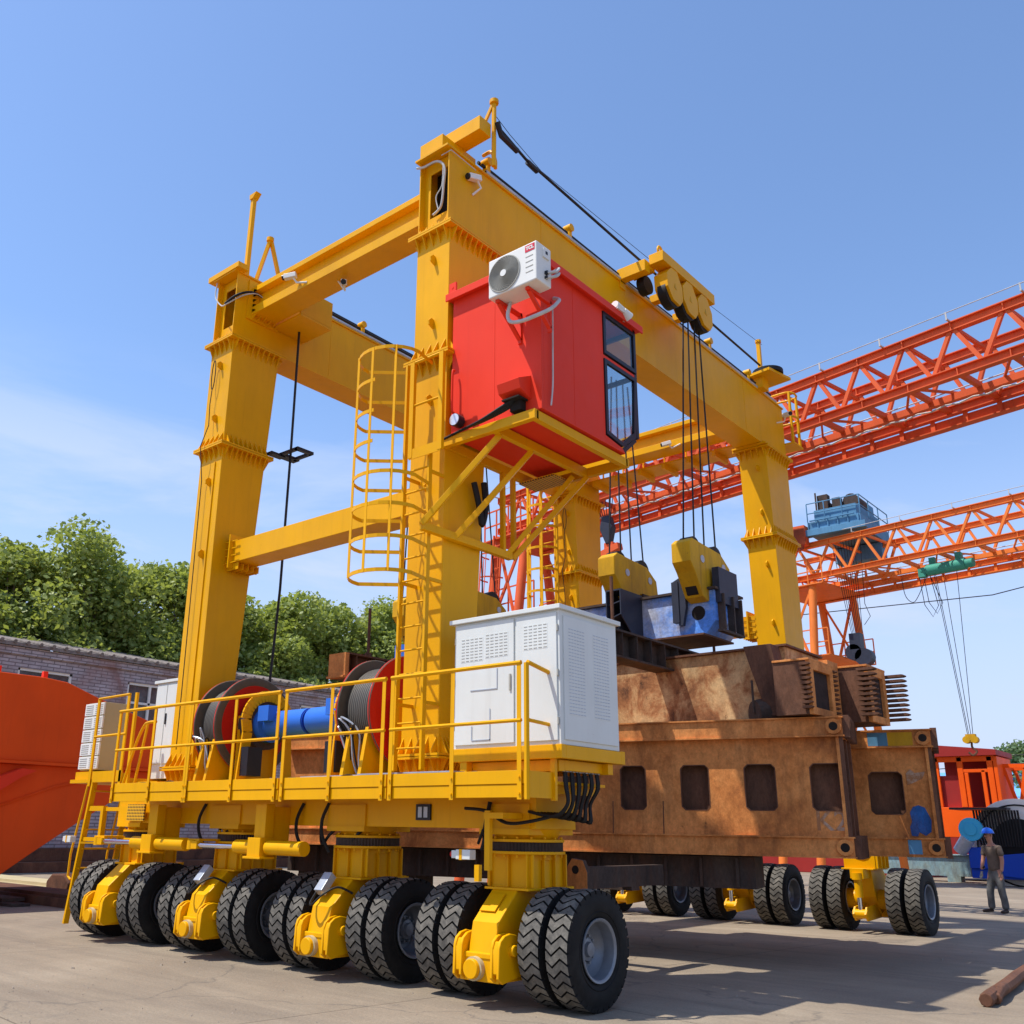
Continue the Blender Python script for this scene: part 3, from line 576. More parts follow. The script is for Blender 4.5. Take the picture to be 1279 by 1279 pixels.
def make_bogie(xc, near_origin=(0, 0, 0)):
    yc = 8.85
    m = MB()
    m.cyl((xc, yc, 1.46), (xc, yc, 1.49), .43, 28, smooth=True); m.box(xc - .27, xc + .27, yc - .30, yc + .34, 1.12, 1.46)
    m.cyl((xc, yc, 1.4), (xc, yc, 1.65), .3, 20)
    for k in range(3): m.box(xc - .265 + .255 * k, xc - .245 + .255 * k, yc - .34, yc - .302, 1.127, 1.458)
    for s in (-1, 1):
        for k in range(4):
            m.box(xc + s * .2715, xc + s * .315, yc - .295 + .2 * k, yc - .275 + .2 * k, 1.127, 1.458)
    m.cyl((xc, yc, 1.585), (xc, yc, 1.615), .42, 28); m.cyl((xc, yc, 1.615), (xc, yc, 1.72), .34, 24, r2=.40)
    for k in range(16):
        a = 2 * math.pi * k / 16; x, y = xc + .39 * math.cos(a), yc + .39 * math.sin(a); m.cyl((x, y, 1.425), (x, y, 1.46), .016, 6); m.cyl((x, y, 1.615), (x, y, 1.64), .016, 6)
    m.box(xc - .25, xc + .34, yc - .42, yc + .42, 1.10, 1.125)
    root = m.build('swing_bogie', YEL, crane, bev=.004, origin=(xc, yc, 0))
    g = MB(); n = 64
    vs = []; 
    for z in (1.49, 1.585):
        for k in range(n * 2):
            a = math.pi * k / n; r = .405 if k % 2 else .385; vs.append((xc + r * math.cos(a), yc + r * math.sin(a), z))
    N2 = n * 2; g.add(vs, [(k, (k + 1) % N2, (k + 1) % N2 + N2, k + N2) for k in range(N2)] + [tuple(range(N2)), tuple(reversed(range(N2, 2 * N2)))])
    g.build('slewing_ring', 'darksteel', root)
    a = MB()
    a.prism([(8.44, 1.10), (8.12, .80), (8.06, .52), (8.06, .46), (8.75, .32), (8.98, .62), (9.12, 1.10)], 'x', xc - .15, xc + .19)
    a.box(xc - .19, xc + .21, 8.02, 8.10, .46, .52)
    a.build('swing_arm', YEL, root, bev=.012)
    f = MB(); f.box(xc - .24, xc + .27, 8.03, 8.62, .25, .50)
    for x0, x1 in ((xc - .29, xc - .17), (xc + .20, xc + .32)):
        pr = [(8.34, .30), (8.34, .58)] + [(8.16 + .18 * math.cos(R_(t)), .58 + .13 * math.sin(R_(t))) for t in range(30, 181, 30)] + [(7.97, .30), (8.04, .25)]
        f.prism(pr, 'x', x0, x0 + .035); f.prism(pr, 'x', x1 - .035, x1)
        pr2 = [(8.02, .50), (8.02, .60), (8.16 - .15, .66), (8.16, .69), (8.1, .4)]
        f.prism([(7.985, .34), (7.985, .56), (8.02, .64), (8.06, .64), (8.06, .30)], 'x', x0 + .02, x1 - .02)
    f.cyl((xc - .36, 8.18, .55), (xc + .37, 8.18, .55), .055, 12)
    f.build('fork', YEL, root, bev=.008)
    h = MB(); h.cyl((xc - .02, 8.03, .37), (xc - .02, 7.93, .37), .095, 20); h.build('hub_cap', 'yellow', root, bev=.008)
    h = MB(); h.cyl((xc - .02, 8.03, .37), (xc - .02, 7.975, .37), .115, 20); h.build('hub_ring', 'beige', root)
    x = MB(); x.cyl((xc - .83, 8.72, .57), (xc + .83, 8.72, .57), .06, 16); x.cyl((xc - .46, 8.72, .57), (xc + .46, 8.72, .57), .18, 22); x.build('axle', YEL, root)
    # suspension cylinder on the inner side
    c = MB(); c.cyl((xc, 9.42, .95), (xc, 9.42, .62), .07, 12); c.cyl((xc, 9.42, 1.05), (xc, 9.42, .93), .1, 12); c.box(xc - .12, xc + .12, 9.1, 9.45, .95, 1.12); c.prism([(8.7, .25), (9.42, .22), (9.52, .34), (9.42, .46), (8.7, .5)], 'x', xc - .12, xc - .09); c.prism([(8.7, .25), (9.42, .22), (9.52, .34), (9.42, .46), (8.7, .5)], 'x', xc + .09, xc + .12); c.cyl((xc - .13, 9.42, .34), (xc + .13, 9.42, .34), .08, 12); c.build('suspension_cylinder', YEL, root)
    c = MB(); c.cyl((xc, 9.42, .64), (xc, 9.42, .36), .042, 12); c.build('piston_rod', 'chrome', root)
    w = []
    for dx in (-.88, -.535, .535, .88):
        t = bpy.data.objects.new('tyre', TYRE); r = bpy.data.objects.new('rim', RIM)
        for o in (t, r):
            COL.objects.link(o); o.parent = root; o.location = (dx, 8.72 - yc, .57); o['_w'] = (xc + dx, 8.72, .57)
        t.rotation_euler.x = dx * 5
        if dx < 0: r.rotation_euler.z = math.pi
    return root
tm = make_tyre().build('tyre', ['tyre', 'lug'], origin=(0, 0, 0)); TYRE = tm.data; bpy.data.objects.remove(tm)
rm = make_rim().build('rim', 'steel', origin=(0, 0, 0)); RIM = rm.data; bpy.data.objects.remove(rm)
bog = make_bogie(BX[0])
def dup_part(src, dx, dy, rz=0):
    c = src.copy(); COL.objects.link(c); c.parent = src.parent; c.location = src.location + Vector((dx, dy, 0)); c.rotation_euler.z = rz
    for ch in list(src.children):
        k = ch.copy(); COL.objects.link(k); k.parent = c
    return c
bogies = [bog]
for i in (1, 2, 3): bogies.append(dup_part(bog, BX[i] - BX[0], 0))
for i in range(4): bogies.append(dup_part(bog, BX[i] - BX[0], 19.52 - 8.85, math.pi))
def sub(o_parent, mb, name, mat, **k): return mb.build(name, mat, o_parent, **k)
for o, x in zip(bogies[:4], BX): o['_w'] = (x, 8.85, 0)
for i in (1, 2):
    x = BX[i]
    b = MB(); b.cur = 0; b.beam((x - .06, 8.14, .95), (x - .06, 8.30, 1.15), .14, .10, (0, -1, 0)); sub(bogies[i], b, 'junction_box', 'galv', bev=.006)
    b = MB(); b.tube([(x - .1, 8.12, .95), (x - .09, 8.03, .84), (x, 7.98, .83), (x + .12, 8.05, .95), (x + .2, 8.2, 1.02), (x + .3, 8.35, .95)], .014, 6); sub(bogies[i], b, 'cable', 'black')
b = MB(); b.beam((BX[0] - .02, 8.2, .9), (BX[0] - .02, 8.375, 1.06), .2, .012, (0, -1, 1)); sub(bogies[0], b, 'cover_plate', YEL)
# steering cylinders
for x in (-11.97, -14.52):
    c = MB(); c.cyl((x + .98, 8.1, 1.44), (x + 1.34, 8.1, 1.44), .09, 16); c.cyl((x + 1.65, 8.1, 1.44), (x + 2.36, 8.1, 1.44), .09, 16); c.cyl((x - .06, 8.1, 1.38), (x - .06, 8.1, 1.5), .07, 12); c.box(x - .08, x + .12, 8.05, 8.15, 1.39, 1.49); c.box(x - .2, x + .1, 8.1, 8.5, 1.49, 1.52)
    o = c.build('steering_cylinder', YEL, crane)
    k = MB(); k.box(x + 1.36, x + 1.62, 7.98, 8.2, 1.33, 1.56); k.box(x + 1.38, x + 1.60, 8.06, 8.2, 1.56, 1.98); k.box(x + 1.3, x + 1.66, 7.96, 8.2, 1.30, 1.33); k.box(x + 1.4, x + 1.58, 8.2, 8.48, 1.5, 1.95); k.build('clamp_bracket', YEL, o, bev=.005)
    r = MB(); r.cyl((x + .1, 8.1, 1.44), (x + 1.0, 8.1, 1.44), .036, 12); r.build('piston_rod', 'chrome', o)
# sensor brackets at both ends
for x, y, s in ((-6.98, 8.1, 1), (-15.6, 8.15, 0)):
    a = MB()
    if s: a.beam((x + .28, y + .05, 1.3), (x + .28, y + .05, 2.0 - .1), .07, .05); a.box(x + .24, x + .5, y + .02, y + .35, 1.82, 1.88); a.box(x + .3, x + .36, y - .2, y - .15, 1.2, 1.36)
    else: a.beam((x + .3, y + .05, 1.4), (x + .75, y + .4, 1.4), .05, .03)
    a.build('sensor_bracket', YEL, crane)
    b = MB(); b.box(x - .1, x + .1, y - .04, y + .06, 1.40, 1.5); b.box(x - .17, x - .1, y - .03, y + .05, 1.41, 1.49); o = b.build('laser_sensor', 'white', crane, bev=.006)
    b = MB(); b.box(x - .05, x - .01, y - .044, y + .064, 1.396, 1.504); b.build('sensor_band', YEL, o)
    b = MB(); b.cyl((x - .17, y + .01, 1.45), (x - .2, y + .01, 1.45), .03, 10); b.build('warning_light', 'redlight', o)

# platform --------------------------------------------------------------
d = MB(); d.box(-13.9, -5.97, 7.845, 9.3, 2.17, 2.20)
for i in range(9): d.box(-13.8 + i * .96, -13.74 + i * .96, 7.9, 9.25, 2.08, 2.17)
d.box(-13.85, -6.0, 8.0, 8.06, 2.06, 2.17)
d.build('platform_deck', YEL, crane)
panels = ((-13.85, -12.86, -11.95), (-11.9, -10.87, -9.95), (-9.80, -8.92, -8.02), (-7.88, -6.95, -6.04))
for k, (xa, xm, xb) in enumerate(panels):
    t = MB(); t.box(xa + .03, xb - .01 + .1, 7.82, 7.84, 2.02, 2.145); t.box(xa + .03, xb - .01 + .1, 7.812, 7.84, 2.152, 2.285); t.build('toe_board', YEL, crane, bev=.003)
    r = MB()
    for x in (xa, xm, xb): r.box(x, x + .055, 7.79, 7.795, 2.0, 3.36); r.box(x, x + .005, 7.795, 7.84, 2.0, 3.36)
    for x in (xa, xm, xb):
        for z in (2.06, 2.22): r.cyl((x + .03, 7.79, z), (x + .03, 7.775, z), .013, 6)
    r.tube([(xa, 7.8, 3.37), (xb + .05, 7.8, 3.37)], .024, 8); r.tube([(xa, 7.8, 2.78), (xb + .05, 7.8, 2.78)], .02, 8)
    r.build('guard_rail', YEL, crane)
r = MB(); r.tube([(-5.92, 7.8, 2.0), (-5.92, 7.8, 3.36)], .03, 6); r.box(-5.95, -5.89, 8.24, 8.28, 2.0, 3.30); r.tube([(-5.92, 7.82, 3.37), (-5.92, 8.24, 3.3)], .024, 8); r.tube([(-5.92, 7.82, 2.78), (-5.92, 8.26, 2.76)], .02, 8); r.build('guard_rail', YEL, crane)
r = MB(); r.box(-5.94, -5.92, 7.84, 8.3, 2.02, 2.28); r.build('toe_board', YEL, crane)
# end platform at the left
d = MB(); d.box(-16.42, -14.65, 8.45, 9.9, 2.36, 2.42); d.box(-15.62, -14.7, 8.42, 8.45, 2.36, 2.54); d.box(-16.35, -15.7, 8.5, 9.1, 2.42, 2.55); d.box(-14.9, -13.9, 8.6, 9.4, 2.2, 2.36); d.build('end_platform', YEL, crane)
r = MB()
for x in (-15.75, -14.78): r.box(x, x + .07, 8.42, 8.428, 2.3, 3.77); r.box(x, x + .006, 8.428, 8.48, 2.3, 3.77)
r.box(-14.62, -14.56, 8.46, 8.50, 2.3, 3.8)
for z in (3.77, 3.12): r.tube([(-15.72, 8.43, z), (-14.72, 8.43, z + .01)], .022, 8)
r.build('guard_rail', YEL, crane)
r = MB(); r.tube([(-14.05, 8.1, 2.3), (-13.8, 8.1, 2.9), (-13.62, 8.1, 3.16), (-13.5, 8.1, 3.21), (-13.3, 8.1, 3.21)], .024, 8); r.tube([(-13.72, 8.1, 2.3), (-13.52, 8.1, 3.2)], .022, 8); r.build('step_handrail', YEL, crane)
# boarding ladder at the left end
l = MB()
for y in (8.48, 9.15):
    l.beam((-15.62, y, 2.38), (-16.0, y, .12), .05, .09, (0, 1, 0)); l.tube([(-15.82, y, 2.38), (-16.12, y, 1.2), (-16.12, y, .85), (-16.02, y, .8)], .02, 6)
for i in range(7):
    z = .35 + .31 * i; x = -15.62 - .38 * (2.38 - z) / 2.26; l.box(x - .07, x + .07, 8.48, 9.15, z, z + .025)
l.box(-15.75, -15.2, 8.46, 8.54, 1.9, 1.98); l.box(-15.28, -15.2, 8.46, 8.54, 1.42, 1.9); l.box(-15.75, -15.2, 8.46, 8.52, 1.42, 1.48); l.box(-15.2, -14.7, 8.5, 8.56, 1.9, 1.96)
l.build('boarding_ladder', YEL, crane)

# vertical ladder and cage on the near leg
l = MB()
for x in (-8.14, -7.70): l.beam((x, 8.15, 2.35), (x, 8.15, 6.35 if x > -8 else 7.62), .035, .06, (0, 1, 0))
z = 2.6
while z < 6.3: l.cyl((-8.14, 8.15, z), (-7.70, 8.15, z), .013, 6); z += .29
for z in (3.1, 4.6, 6.0): l.box(-8.15, -8.12, 8.15, 8.42, z, z + .04); l.box(-7.72, -7.69, 8.15, 8.42, z, z + .04)
lad = l.build('ladder', YEL, crane)
c = MB()
def hoop(z, full=True):
    pts = []
    for i in range(13):
        a = math.pi * i / 12 if full else math.pi * (.42 + .58 * i / 12); pts.append((-8.08 + .46 * math.cos(a), 7.80 - .42 * math.sin(a), z))
    pts = ([(-7.70, 8.15, z)] if full else []) + pts + [(-8.14, 8.15, z)]
    for a, b in zip(pts, pts[1:]): c.beam(a, b, .01, .046)
for i, z in enumerate((4.60, 5.02, 5.43, 5.84, 6.25, 6.66, 7.08, 7.52)): hoop(z, i in (0, 1, 2, 3, 7))
for a in (82, 128, 42): c.beam((-8.08 + .46 * math.cos(R_(a)), 7.80 - .42 * math.sin(R_(a)), 4.58), (-8.08 + .46 * math.cos(R_(a)), 7.80 - .42 * math.sin(R_(a)), 7.54 if a > 40 else 6.1), .04, .008, (0, 1, 0))
c.build('safety_cage', YEL, lad)
gt = MB()
for x in (-7.97, -7.46): gt.beam((x, 8.08, 6.22), (x, 8.08, 7.58), .07, .05, (0, 1, 0))
gt.tube([(-7.97, 8.08, 7.57), (-7.46, 8.08, 7.57)], .022, 6); gt.tube([(-7.97, 8.08, 6.95), (-7.46, 8.08, 6.95)], .016, 6); gt.box(-7.99, -7.44, 8.06, 8.07, 6.2, 6.34); gt.beam((-7.6, 8.2, 6.3), (-7.6, 8.2, 7.4), .03, .03)
gt.build('landing_gate', YEL, crane)
# far ladder cage seen behind the cab bracket
c = MB()
for i in range(12):
    z = 5.6 + .55 * i
    if z > 10: break
    pts = [(-13.45 + .42 * math.cos(R_(t)), 18.45 - .42 * math.sin(R_(t)), z) for t in range(0, 181, 20)]
    for a, b in zip(pts, pts[1:]): c.beam(a, b, .012, .06)
for t in (0, 60, 120, 180): c.beam((-13.45 + .42 * math.cos(R_(t)), 18.45 - .42 * math.sin(R_(t)), 5.5), (-13.45 + .42 * math.cos(R_(t)), 18.45 - .42 * math.sin(R_(t)), 10), .06, .02, (0, 1, 0))
for x in (-13.65, -13.2): c.beam((x, 18.62, 2.4), (x, 18.62, 10), .05, .07, (0, 1, 0))
z = 2.6
while z < 10: c.cyl((-13.65, 18.62, z), (-13.2, 18.62, z), .016, 6); z += .3
c.build('ladder', YEL, crane)

# cab ---------------------------------------------------------------------
cb = MB(); X0, X1, Y0, Y1, Z0, Z1 = -7.62, -6.16, 8.45, 10.72, 6.54, 8.55; T = .05
cb.box(X0, X1, Y0, Y0 + T, Z0, Z1)                                   # wall towards -Y
cb.box(X1 - T, X1, Y0 + T, 9.86, Z0, Z1); cb.box(X0, X0 + T, Y0 + T, 9.86, Z0, Z1)
for xa, xb in ((X1 - T, X1), (X0, X0 + T)):
    cb.box(xa, xb, 9.86, Y1, 8.5, Z1); cb.box(xa + .003, xb - .003, 9.86, Y1, 7.785, 7.84)
    cb.prism([(9.86, Z0), (10.34, Z0), (10.27, 6.60), (9.86, 6.66)], 'x', xa, xb)
cb.box(X0 + T, X1 - T, Y0 + T, 10.34, Z0, Z0 + .05)
cb.box(X0 - .06, X1 + .06, Y0 - .07, Y1 + .08, Z1 + .001, Z1 + .06); cb.box(X0 - .065, X1 + .065, Y0 - .095, Y0 - .07, Z1 - .03, Z1 + .075)
cb.box(X1 + .0605, X1 + .085, Y0 - .07, Y1 + .085, Z1 - .03, Z1 + .075)
cb.box(X0 + T, X1 - T, 9.80, 9.86, Z0 + .05, 7.2) 
cab = cb.build('cab', 'red', crane, bev=.004)
for y in (9.15,):
    w = MB(); w.box(X1, X1 + .003, y, y + .008, Z0 + .02, Z1); w.build('panel_seam', 'red', cab)
w = MB(); w.box(X0 + .72, X0 + .728, Y0 - .003, Y0, Z0 + .02, Z1); w.build('panel_seam', 'red', cab)
for i, (x, y) in enumerate(((X0 + .02, Y0 - .03), (X1 - .05, Y0 - .03))):
    e = MB(); e.box(x - .05, x + .07, y - .03, y, Z1 + .05, Z1 + .24); e.cyl((x + .01, y - .035, Z1 + .17), (x + .01, y - .03, Z1 + .17), .02, 8); e.build('lifting_lug', 'red', cab)
def win(poly, x, name, t=.055):
    f = MB(); n = len(poly)
    cyy = sum(p[0] for p in poly) / n; czz = sum(p[1] for p in poly) / n
    inner = [(cyy + (y - cyy) * (1 - t / max(abs(y - cyy), .12)) if abs(y - cyy) > .02 else y, czz + (z - czz) * (1 - t / max(abs(z - czz), .12))) for y, z in poly]
    for xa, xb in ((x - .03, x + .015),):
        vs = [(xb, *p) for p in poly] + [(xb, *p) for p in inner] + [(xa, *p) for p in poly] + [(xa, *p) for p in inner]
        fs = []
        for i in range(n):
            j = (i + 1) % n; fs += [(i, j, n + j, n + i), (2 * n + i, 3 * n + i, 3 * n + j, 2 * n + j), (i, 2 * n + i, 2 * n + j, j), (n + i, n + j, 3 * n + j, 3 * n + i)]
        f.add(vs, fs)
    o = f.build('window_frame', 'frame', cab)
    g = MB(); g.prism(inner, 'x', x - .012, x - .004); g.build('window_pane', 'glass', cab)
    return o
up = [(9.87, 7.86), (10.70, 7.86), (10.70, 8.50), (9.87, 8.50)]
lo = [(9.87, 6.68), (10.27, 6.62), (10.62, 6.86), (10.68, 7.78), (9.87, 7.78)]
win(up, X1, 'u'); win(lo, X1, 'l'); win(up, X0 + .015, 'u'); win(lo, X0 + .015, 'l')
ff = MB()
for x in (X0 + .03, X1 - .03): ff.box(x - .03, x + .03, Y1 - .06, Y1, 6.88, Z1)
ff.box(X0 + .06, X1 - .06, Y1 - .05, Y1, 7.78, 7.84); ff.box(X0 + .06, X1 - .06, Y1 - .05, Y1, 8.49, Z1); ff.box(X0 + .06, X1 - .06, Y1 - .08, Y1 - .02, 6.84, 6.9)
for x in (X0 + .06, X1 - .06): ff.beam((x, 10.34, 6.58), (x, Y1 - .04, 6.86), .06, .05)
ff.build('front_frame', 'frame', cab)
gp = MB(); gp.box(X0 + .06, X1 - .06, Y1 - .03, Y1 - .022, 7.84, 8.49); gp.box(X0 + .06, X1 - .06, Y1 - .03, Y1 - .022, 6.9, 7.78); gp.build('front_pane', 'glass', cab)
st = MB(); st.box(-7.15, -6.7, 9.5, 9.9, 6.95, 7.05); st.box(-7.15, -6.7, 9.42, 9.5, 7.05, 7.75); st.cyl((-6.92, 9.7, 6.6), (-6.92, 9.7, 6.95), .05, 8); st.box(-6.55, -6.35, 9.9, 10.2, 6.6, 7.15); st.box(-7.45, -7.25, 9.9, 10.2, 6.6, 7.15); st.build('operator_seat', 'hookdark', cab)
hd = MB(); hd.prism([(8.45, 6.70), (8.24, 6.78), (8.20, 6.90), (8.45, 7.02)], 'x', -6.66, -6.32); hd.build('cable_hood', 'red', cab, bev=.004)
hd = MB(); hd.box(-6.56, -6.40, 8.34, 8.45, 6.56, 6.72); hd.box(-6.62, -6.36, 8.25, 8.44, 6.685, 6.705); hd.build('cable_entry', 'hole', cab)
for k in range(4):
    t = MB(); t.tube([(-6.46, 8.33 + .02 * k, 6.71), (-6.62, 8.28 + .02 * k, 6.64 - .01 * k), (-6.95, 8.27 + .015 * k, 6.545), (-7.3, 8.34, 6.54), (-7.68, 8.36, 6.5)], .017, 6); t.build('supply_cable', 'black', cab)
lp = MB(); lp.cyl((-7.44, 8.42, 6.70), (-7.44, 8.31, 6.70), .085, 18); lp.cyl((-7.44, 8.45, 6.72), (-7.44, 8.42, 6.70), .05, 10); o = lp.build('work_lamp', 'frame', cab)
lp = MB(); lp.cyl((-7.44, 8.312, 6.70), (-7.44, 8.30, 6.70), .078, 18); lp.build('lamp_lens', 'lightglass', o)
hd = MB(); hd.tube([(-7.53, 8.40, 6.85), (-7.53, 8.36, 6.9), (-7.53, 8.36, 7.4), (-7.53, 8.40, 7.45)], .016, 6); hd.build('grab_handle', 'red', cab)
t = MB(); t.tube([(-6.13, 8.66, 8.0), (-6.13, 8.65, 7.3), (-6.13, 8.64, 6.9), (-6.13, 8.6, 6.62)], .011, 6); t.build('drain_hose', 'conduit', cab)
t = MB(); t.cyl((-6.95, 9.35, 6.54), (-6.95, 9.35, 6.47), .05, 12); t.cyl((-6.95, 9.35, 6.475), (-6.95, 9.35, 6.465), .08, 12); t.build('floor_outlet', 'grille', cab)
hn = MB(); hn.cyl((-6.1, 10.1, 8.68), (-6.1, 10.3, 8.66), .06, 10); hn.cyl((-6.08, 10.28, 8.66), (-6.08, 10.4, 8.6), .05, 10, r2=.09); hn.box(-6.16, -6.05, 10.1, 10.3, 8.61, 8.66); hn.build('horn', 'acw', cab)
# cab bracket
br = MB()
for x in (-7.68, -6.86, -6.24): br.beam((x, 8.40, 6.455), (x, 10.45, 6.455), .08, .12)
for y in (8.40, 10.45): br.beam((-7.72, y, 6.458), (-6.20, y, 6.458), .08, .123)
A_ = {'a': (-7.62, 7.95, 5.22), 'b': (-7.62, 9.7, 5.22)}
br.beam(A_['a'], A_['b'], .08, .1)
for p, q in (((-7.62, 7.95, 5.24), (-6.86, 8.52, 6.40)), ((-7.62, 8.55, 5.2), (-6.88, 9.2, 6.4)), ((-7.62, 9.6, 5.2), (-7.0, 10.3, 6.4)), ((-7.62, 9.75, 5.2), (-6.84, 10.43, 6.4))): br.beam(p, q, .07, .07)
for y in (9.62, 9.85): br.beam((-7.62, y - .08, 5.2), (-7.66, y - .05, 6.4), .07, .05, (0, 1, 0))
br.build('cab_bracket', YEL, crane, bev=.004)
wk = MB(); wk.box(-7.7, -7.1, 10.0, 10.4, 6.36, 6.39); wk.build('grating', 'perf', crane)
t = MB(); t.tube([(-7.6, 8.9, 6.05), (-7.58, 9.0, 5.7), (-7.58, 9.05, 5.5), (-7.58, 9.12, 5.75), (-7.6, 9.1, 6.1)], .04, 8); t.build('cable_loop', 'black', crane)

# air conditioner
ac = MB(); ax0, ax1, ay0, ay1, az0, az1 = -6.565, -5.83, 7.92, 8.22, 7.925, 8.455
ac.box(ax0, ax1, ay0, ay1, az0, az1); ao = ac.build('air_conditioner', 'acw', crane, bev=.014)
f = MB(); cxx, czz = -6.315, 8.185
for rr in [.035 + .0125 * k for k in range(16)]:
    pts = [(cxx + rr * math.cos(a), ay0 - .014 - .012 * (1 - rr / .23), czz + rr * math.sin(a)) for a in [2 * math.pi * i / 28 for i in range(28)]]
    if int(rr * 1000) % 3 != 9: f.tube(pts, .0022, 4, True)
for k in range(36):
    a = 2 * math.pi * k / 36; pts = [(cxx + r * math.cos(a + (r - .03) * 5), ay0 - .016, czz + r * math.sin(a + (r - .03) * 5)) for r in (.03, .08, .13, .18, .228)]; f.tube(pts, .0028, 4)
f.tube([(cxx + .236 * math.cos(2 * math.pi * i / 36), ay0 - .006, czz + .236 * math.sin(2 * math.pi * i / 36)) for i in range(36)], .009, 6, True)
f.build('fan_grille', 'grille', ao)
f = MB(); f.cyl((cxx, ay0 + .0, czz), (cxx, ay0 - .0025, czz), .226, 36); f.build('fan_recess', 'fanback', ao)
f = MB(); f.cyl((cxx, ay0 - .02, czz), (cxx, ay0 - .03, czz), .045, 20); f.build('fan_hub', 'acw', ao)
f = MB(); f.box(-5.995, -5.855, ay0 - .004, ay0, 8.34, 8.43); bo = f.build('logo_plate', 'badge', ao)
text_mb('TCL', (-5.925, ay0 - .005, 8.385), (1, 0, 0), (0, 0, 1), .045, 'white', 'logo_lettering', ao, .001)
f = MB()
for k in range(4): f.box(-5.99, -5.88, ay0 - .004, ay0, 8.27 - k * .07, 8.278 - k * .07)
f.build('louvre_line', 'grille', ao)
f = MB(); f.box(ax1, ax1 + .02, 8.04, 8.16, 8.28, 8.40); f.build('terminal_cover', 'acw', ao)
f = MB(); f.box(ax1 + .02, ax1 + .024, 8.08, 8.12, 8.33, 8.37); f.box(ax1, ax1 + .04, 8.08, 8.12, 8.06, 8.10); f.box(ax1, ax1 + .04, 8.08, 8.12, 8.0, 8.03); f.build('service_valve', 'frame', ao)
f = MB()
for z in (8.08, 8.015): f.tube([(ax1, 8.1, z), (ax1 + .06, 8.12, z), (ax1 + .09, 8.2, z + .04), (ax1 + .05, 8.3, z + .14), (-6.0, 8.36, z + .15), (-6.2, 8.42, z + .1)], .018, 8)
f.build('refrigerant_pipe', 'conduit', ao)
f = MB(); f.tube([(-6.40, 8.15, 7.93), (-6.42, 8.12, 7.75), (-6.36, 8.1, 7.62), (-6.2, 8.1, 7.57), (-6.02, 8.15, 7.60), (-5.90, 8.3, 7.72), (-5.93, 8.5, 7.92), (-6.05, 8.68, 8.08), (-6.14, 8.7, 8.14)], .024, 8); f.build('insulated_hose', 'conduit', ao)
f = MB()
for x in (-6.48, -6.02):
    f.beam((x, 7.98, 7.90), (x, 8.45, 7.90), .05, .04); f.beam((x, 8.02, 7.88), (x, 8.44, 7.55), .05, .03); f.beam((x, 8.44, 7.5), (x, 8.44, 7.93), .05, .03, (0, 1, 0))
f.box(-6.2, -6.05, 8.22, 8.5, 8.42, 8.5)
f.build('support_bracket', 'red', ao)

# control cabinets ----------------------------------------------------------
x0, x1, y0, y1, z0, z1 = -7.26, -5.78, 8.2, 9.32, 2.56, 3.98
c = MB(); c.box(x0, x1, y0, y1, z0, z1); c.box(x0 - .05, x1 + .04, y0 - .05, y1 + .05, z1, z1 + .05); cab2 = c.build('control_cabinet', 'white', crane, bev=.005, label='big white louvred switch cabinet')
dd = MB(); dd.box(x0 + .03, -6.385, y0 - .018, y0, z0 + .04, z1 - .03); dd.build('cabinet_door', 'white', cab2, bev=.004)
dd = MB(); dd.box(-6.35, x1 - .03, y0 - .018, y0, z0 + .04, z1 - .03); dd.build('cabinet_door', 'white', cab2, bev=.004)
dd = MB(); dd.box(x1, x1 + .018, y0 + .06, y1 - .04, z0 + .05, z1 - .06); dd.build('side_panel', 'white', cab2, bev=.004)
lv = MB()
def slots(xa, za, nx, nz, dx, dz, w):
    lv.cur = 0; lv.box(xa - .012, xa + (nx - 1) * dx + w + .012, y0 - .0195, y0 - .018, za - (nz - 1) * dz - .012, za + .018); lv.cur = 1
    for i in range(nx):
        for j in range(nz): lv.box(xa + i * dx, xa + i * dx + w, y0 - .0225, y0 - .0195, za - j * dz, za - j * dz + .006)
slots(-7.14, 3.78, 5, 8, .065, .035, .045); slots(-6.78, 3.80, 5, 8, .065, .035, .045); slots(-6.24, 3.83, 5, 8, .065, .035, .045)
lv.build('louvre', ['white', 'grille'], cab2)
lv = MB()
for blk in (y0 + .14, y0 + .62):
    lv.cur = 0; lv.box(x1 + .018, x1 + .0195, blk - .012, blk + 5 * .052 + .048, 3.78 - 25 * .036 - .012, 3.80); lv.cur = 1
    for i in range(6):
        for j in range(26): lv.box(x1 + .0195, x1 + .0225, blk + i * .052, blk + i * .052 + .036, 3.78 - j * .036, 3.787 - j * .036)
lv.build('louvre', ['white', 'galv'], cab2)
lv = MB(); lv.box(-6.62, -6.61, y0 - .024, y0 - .018, 3.20, 3.42); lv.box(-7.0, -6.61, y0 - .024, y0 - .018, 3.19, 3.20); lv.box(-6.72, -6.71, y0 - .024, y0 - .018, 2.64, 2.98); lv.box(-6.98, -6.71, y0 - .024, y0 - .018, 2.64, 2.65); lv.box(-6.98, -6.97, y0 - .024, y0 - .018, 2.65, 2.8); lv.build('hatch_outline', 'galv', cab2)
for hx, hz in ((-6.43, 3.25), (-6.31, 3.25)):
    h = MB(); h.box(hx - .012, hx + .012, y0 - .034, y0 - .018, hz - .09, hz + .09); h.build('door_lock', 'grille', cab2, bev=.003)
for hx in (-7.24, -5.80):
    for hz in (2.8, 3.3, 3.78): h = MB(); h.cyl((hx, y0 - .012, hz - .035), (hx, y0 - .012, hz + .035), .011, 8); h.build('hinge', 'grille', cab2)
sk = MB(); sk.box(x0, x1 + .02, y0 - .02, y0 + .06, 2.42, 2.56); sk.box(x0, x1 + .02, y1, y1 + .08, 2.42, 2.56); sk.box(x1 - .05, x1 + .02, y0 + .06, y1, 2.42, 2.555); sk.box(x0, x0 + .05, y0 + .06, y1, 2.42, 2.555)
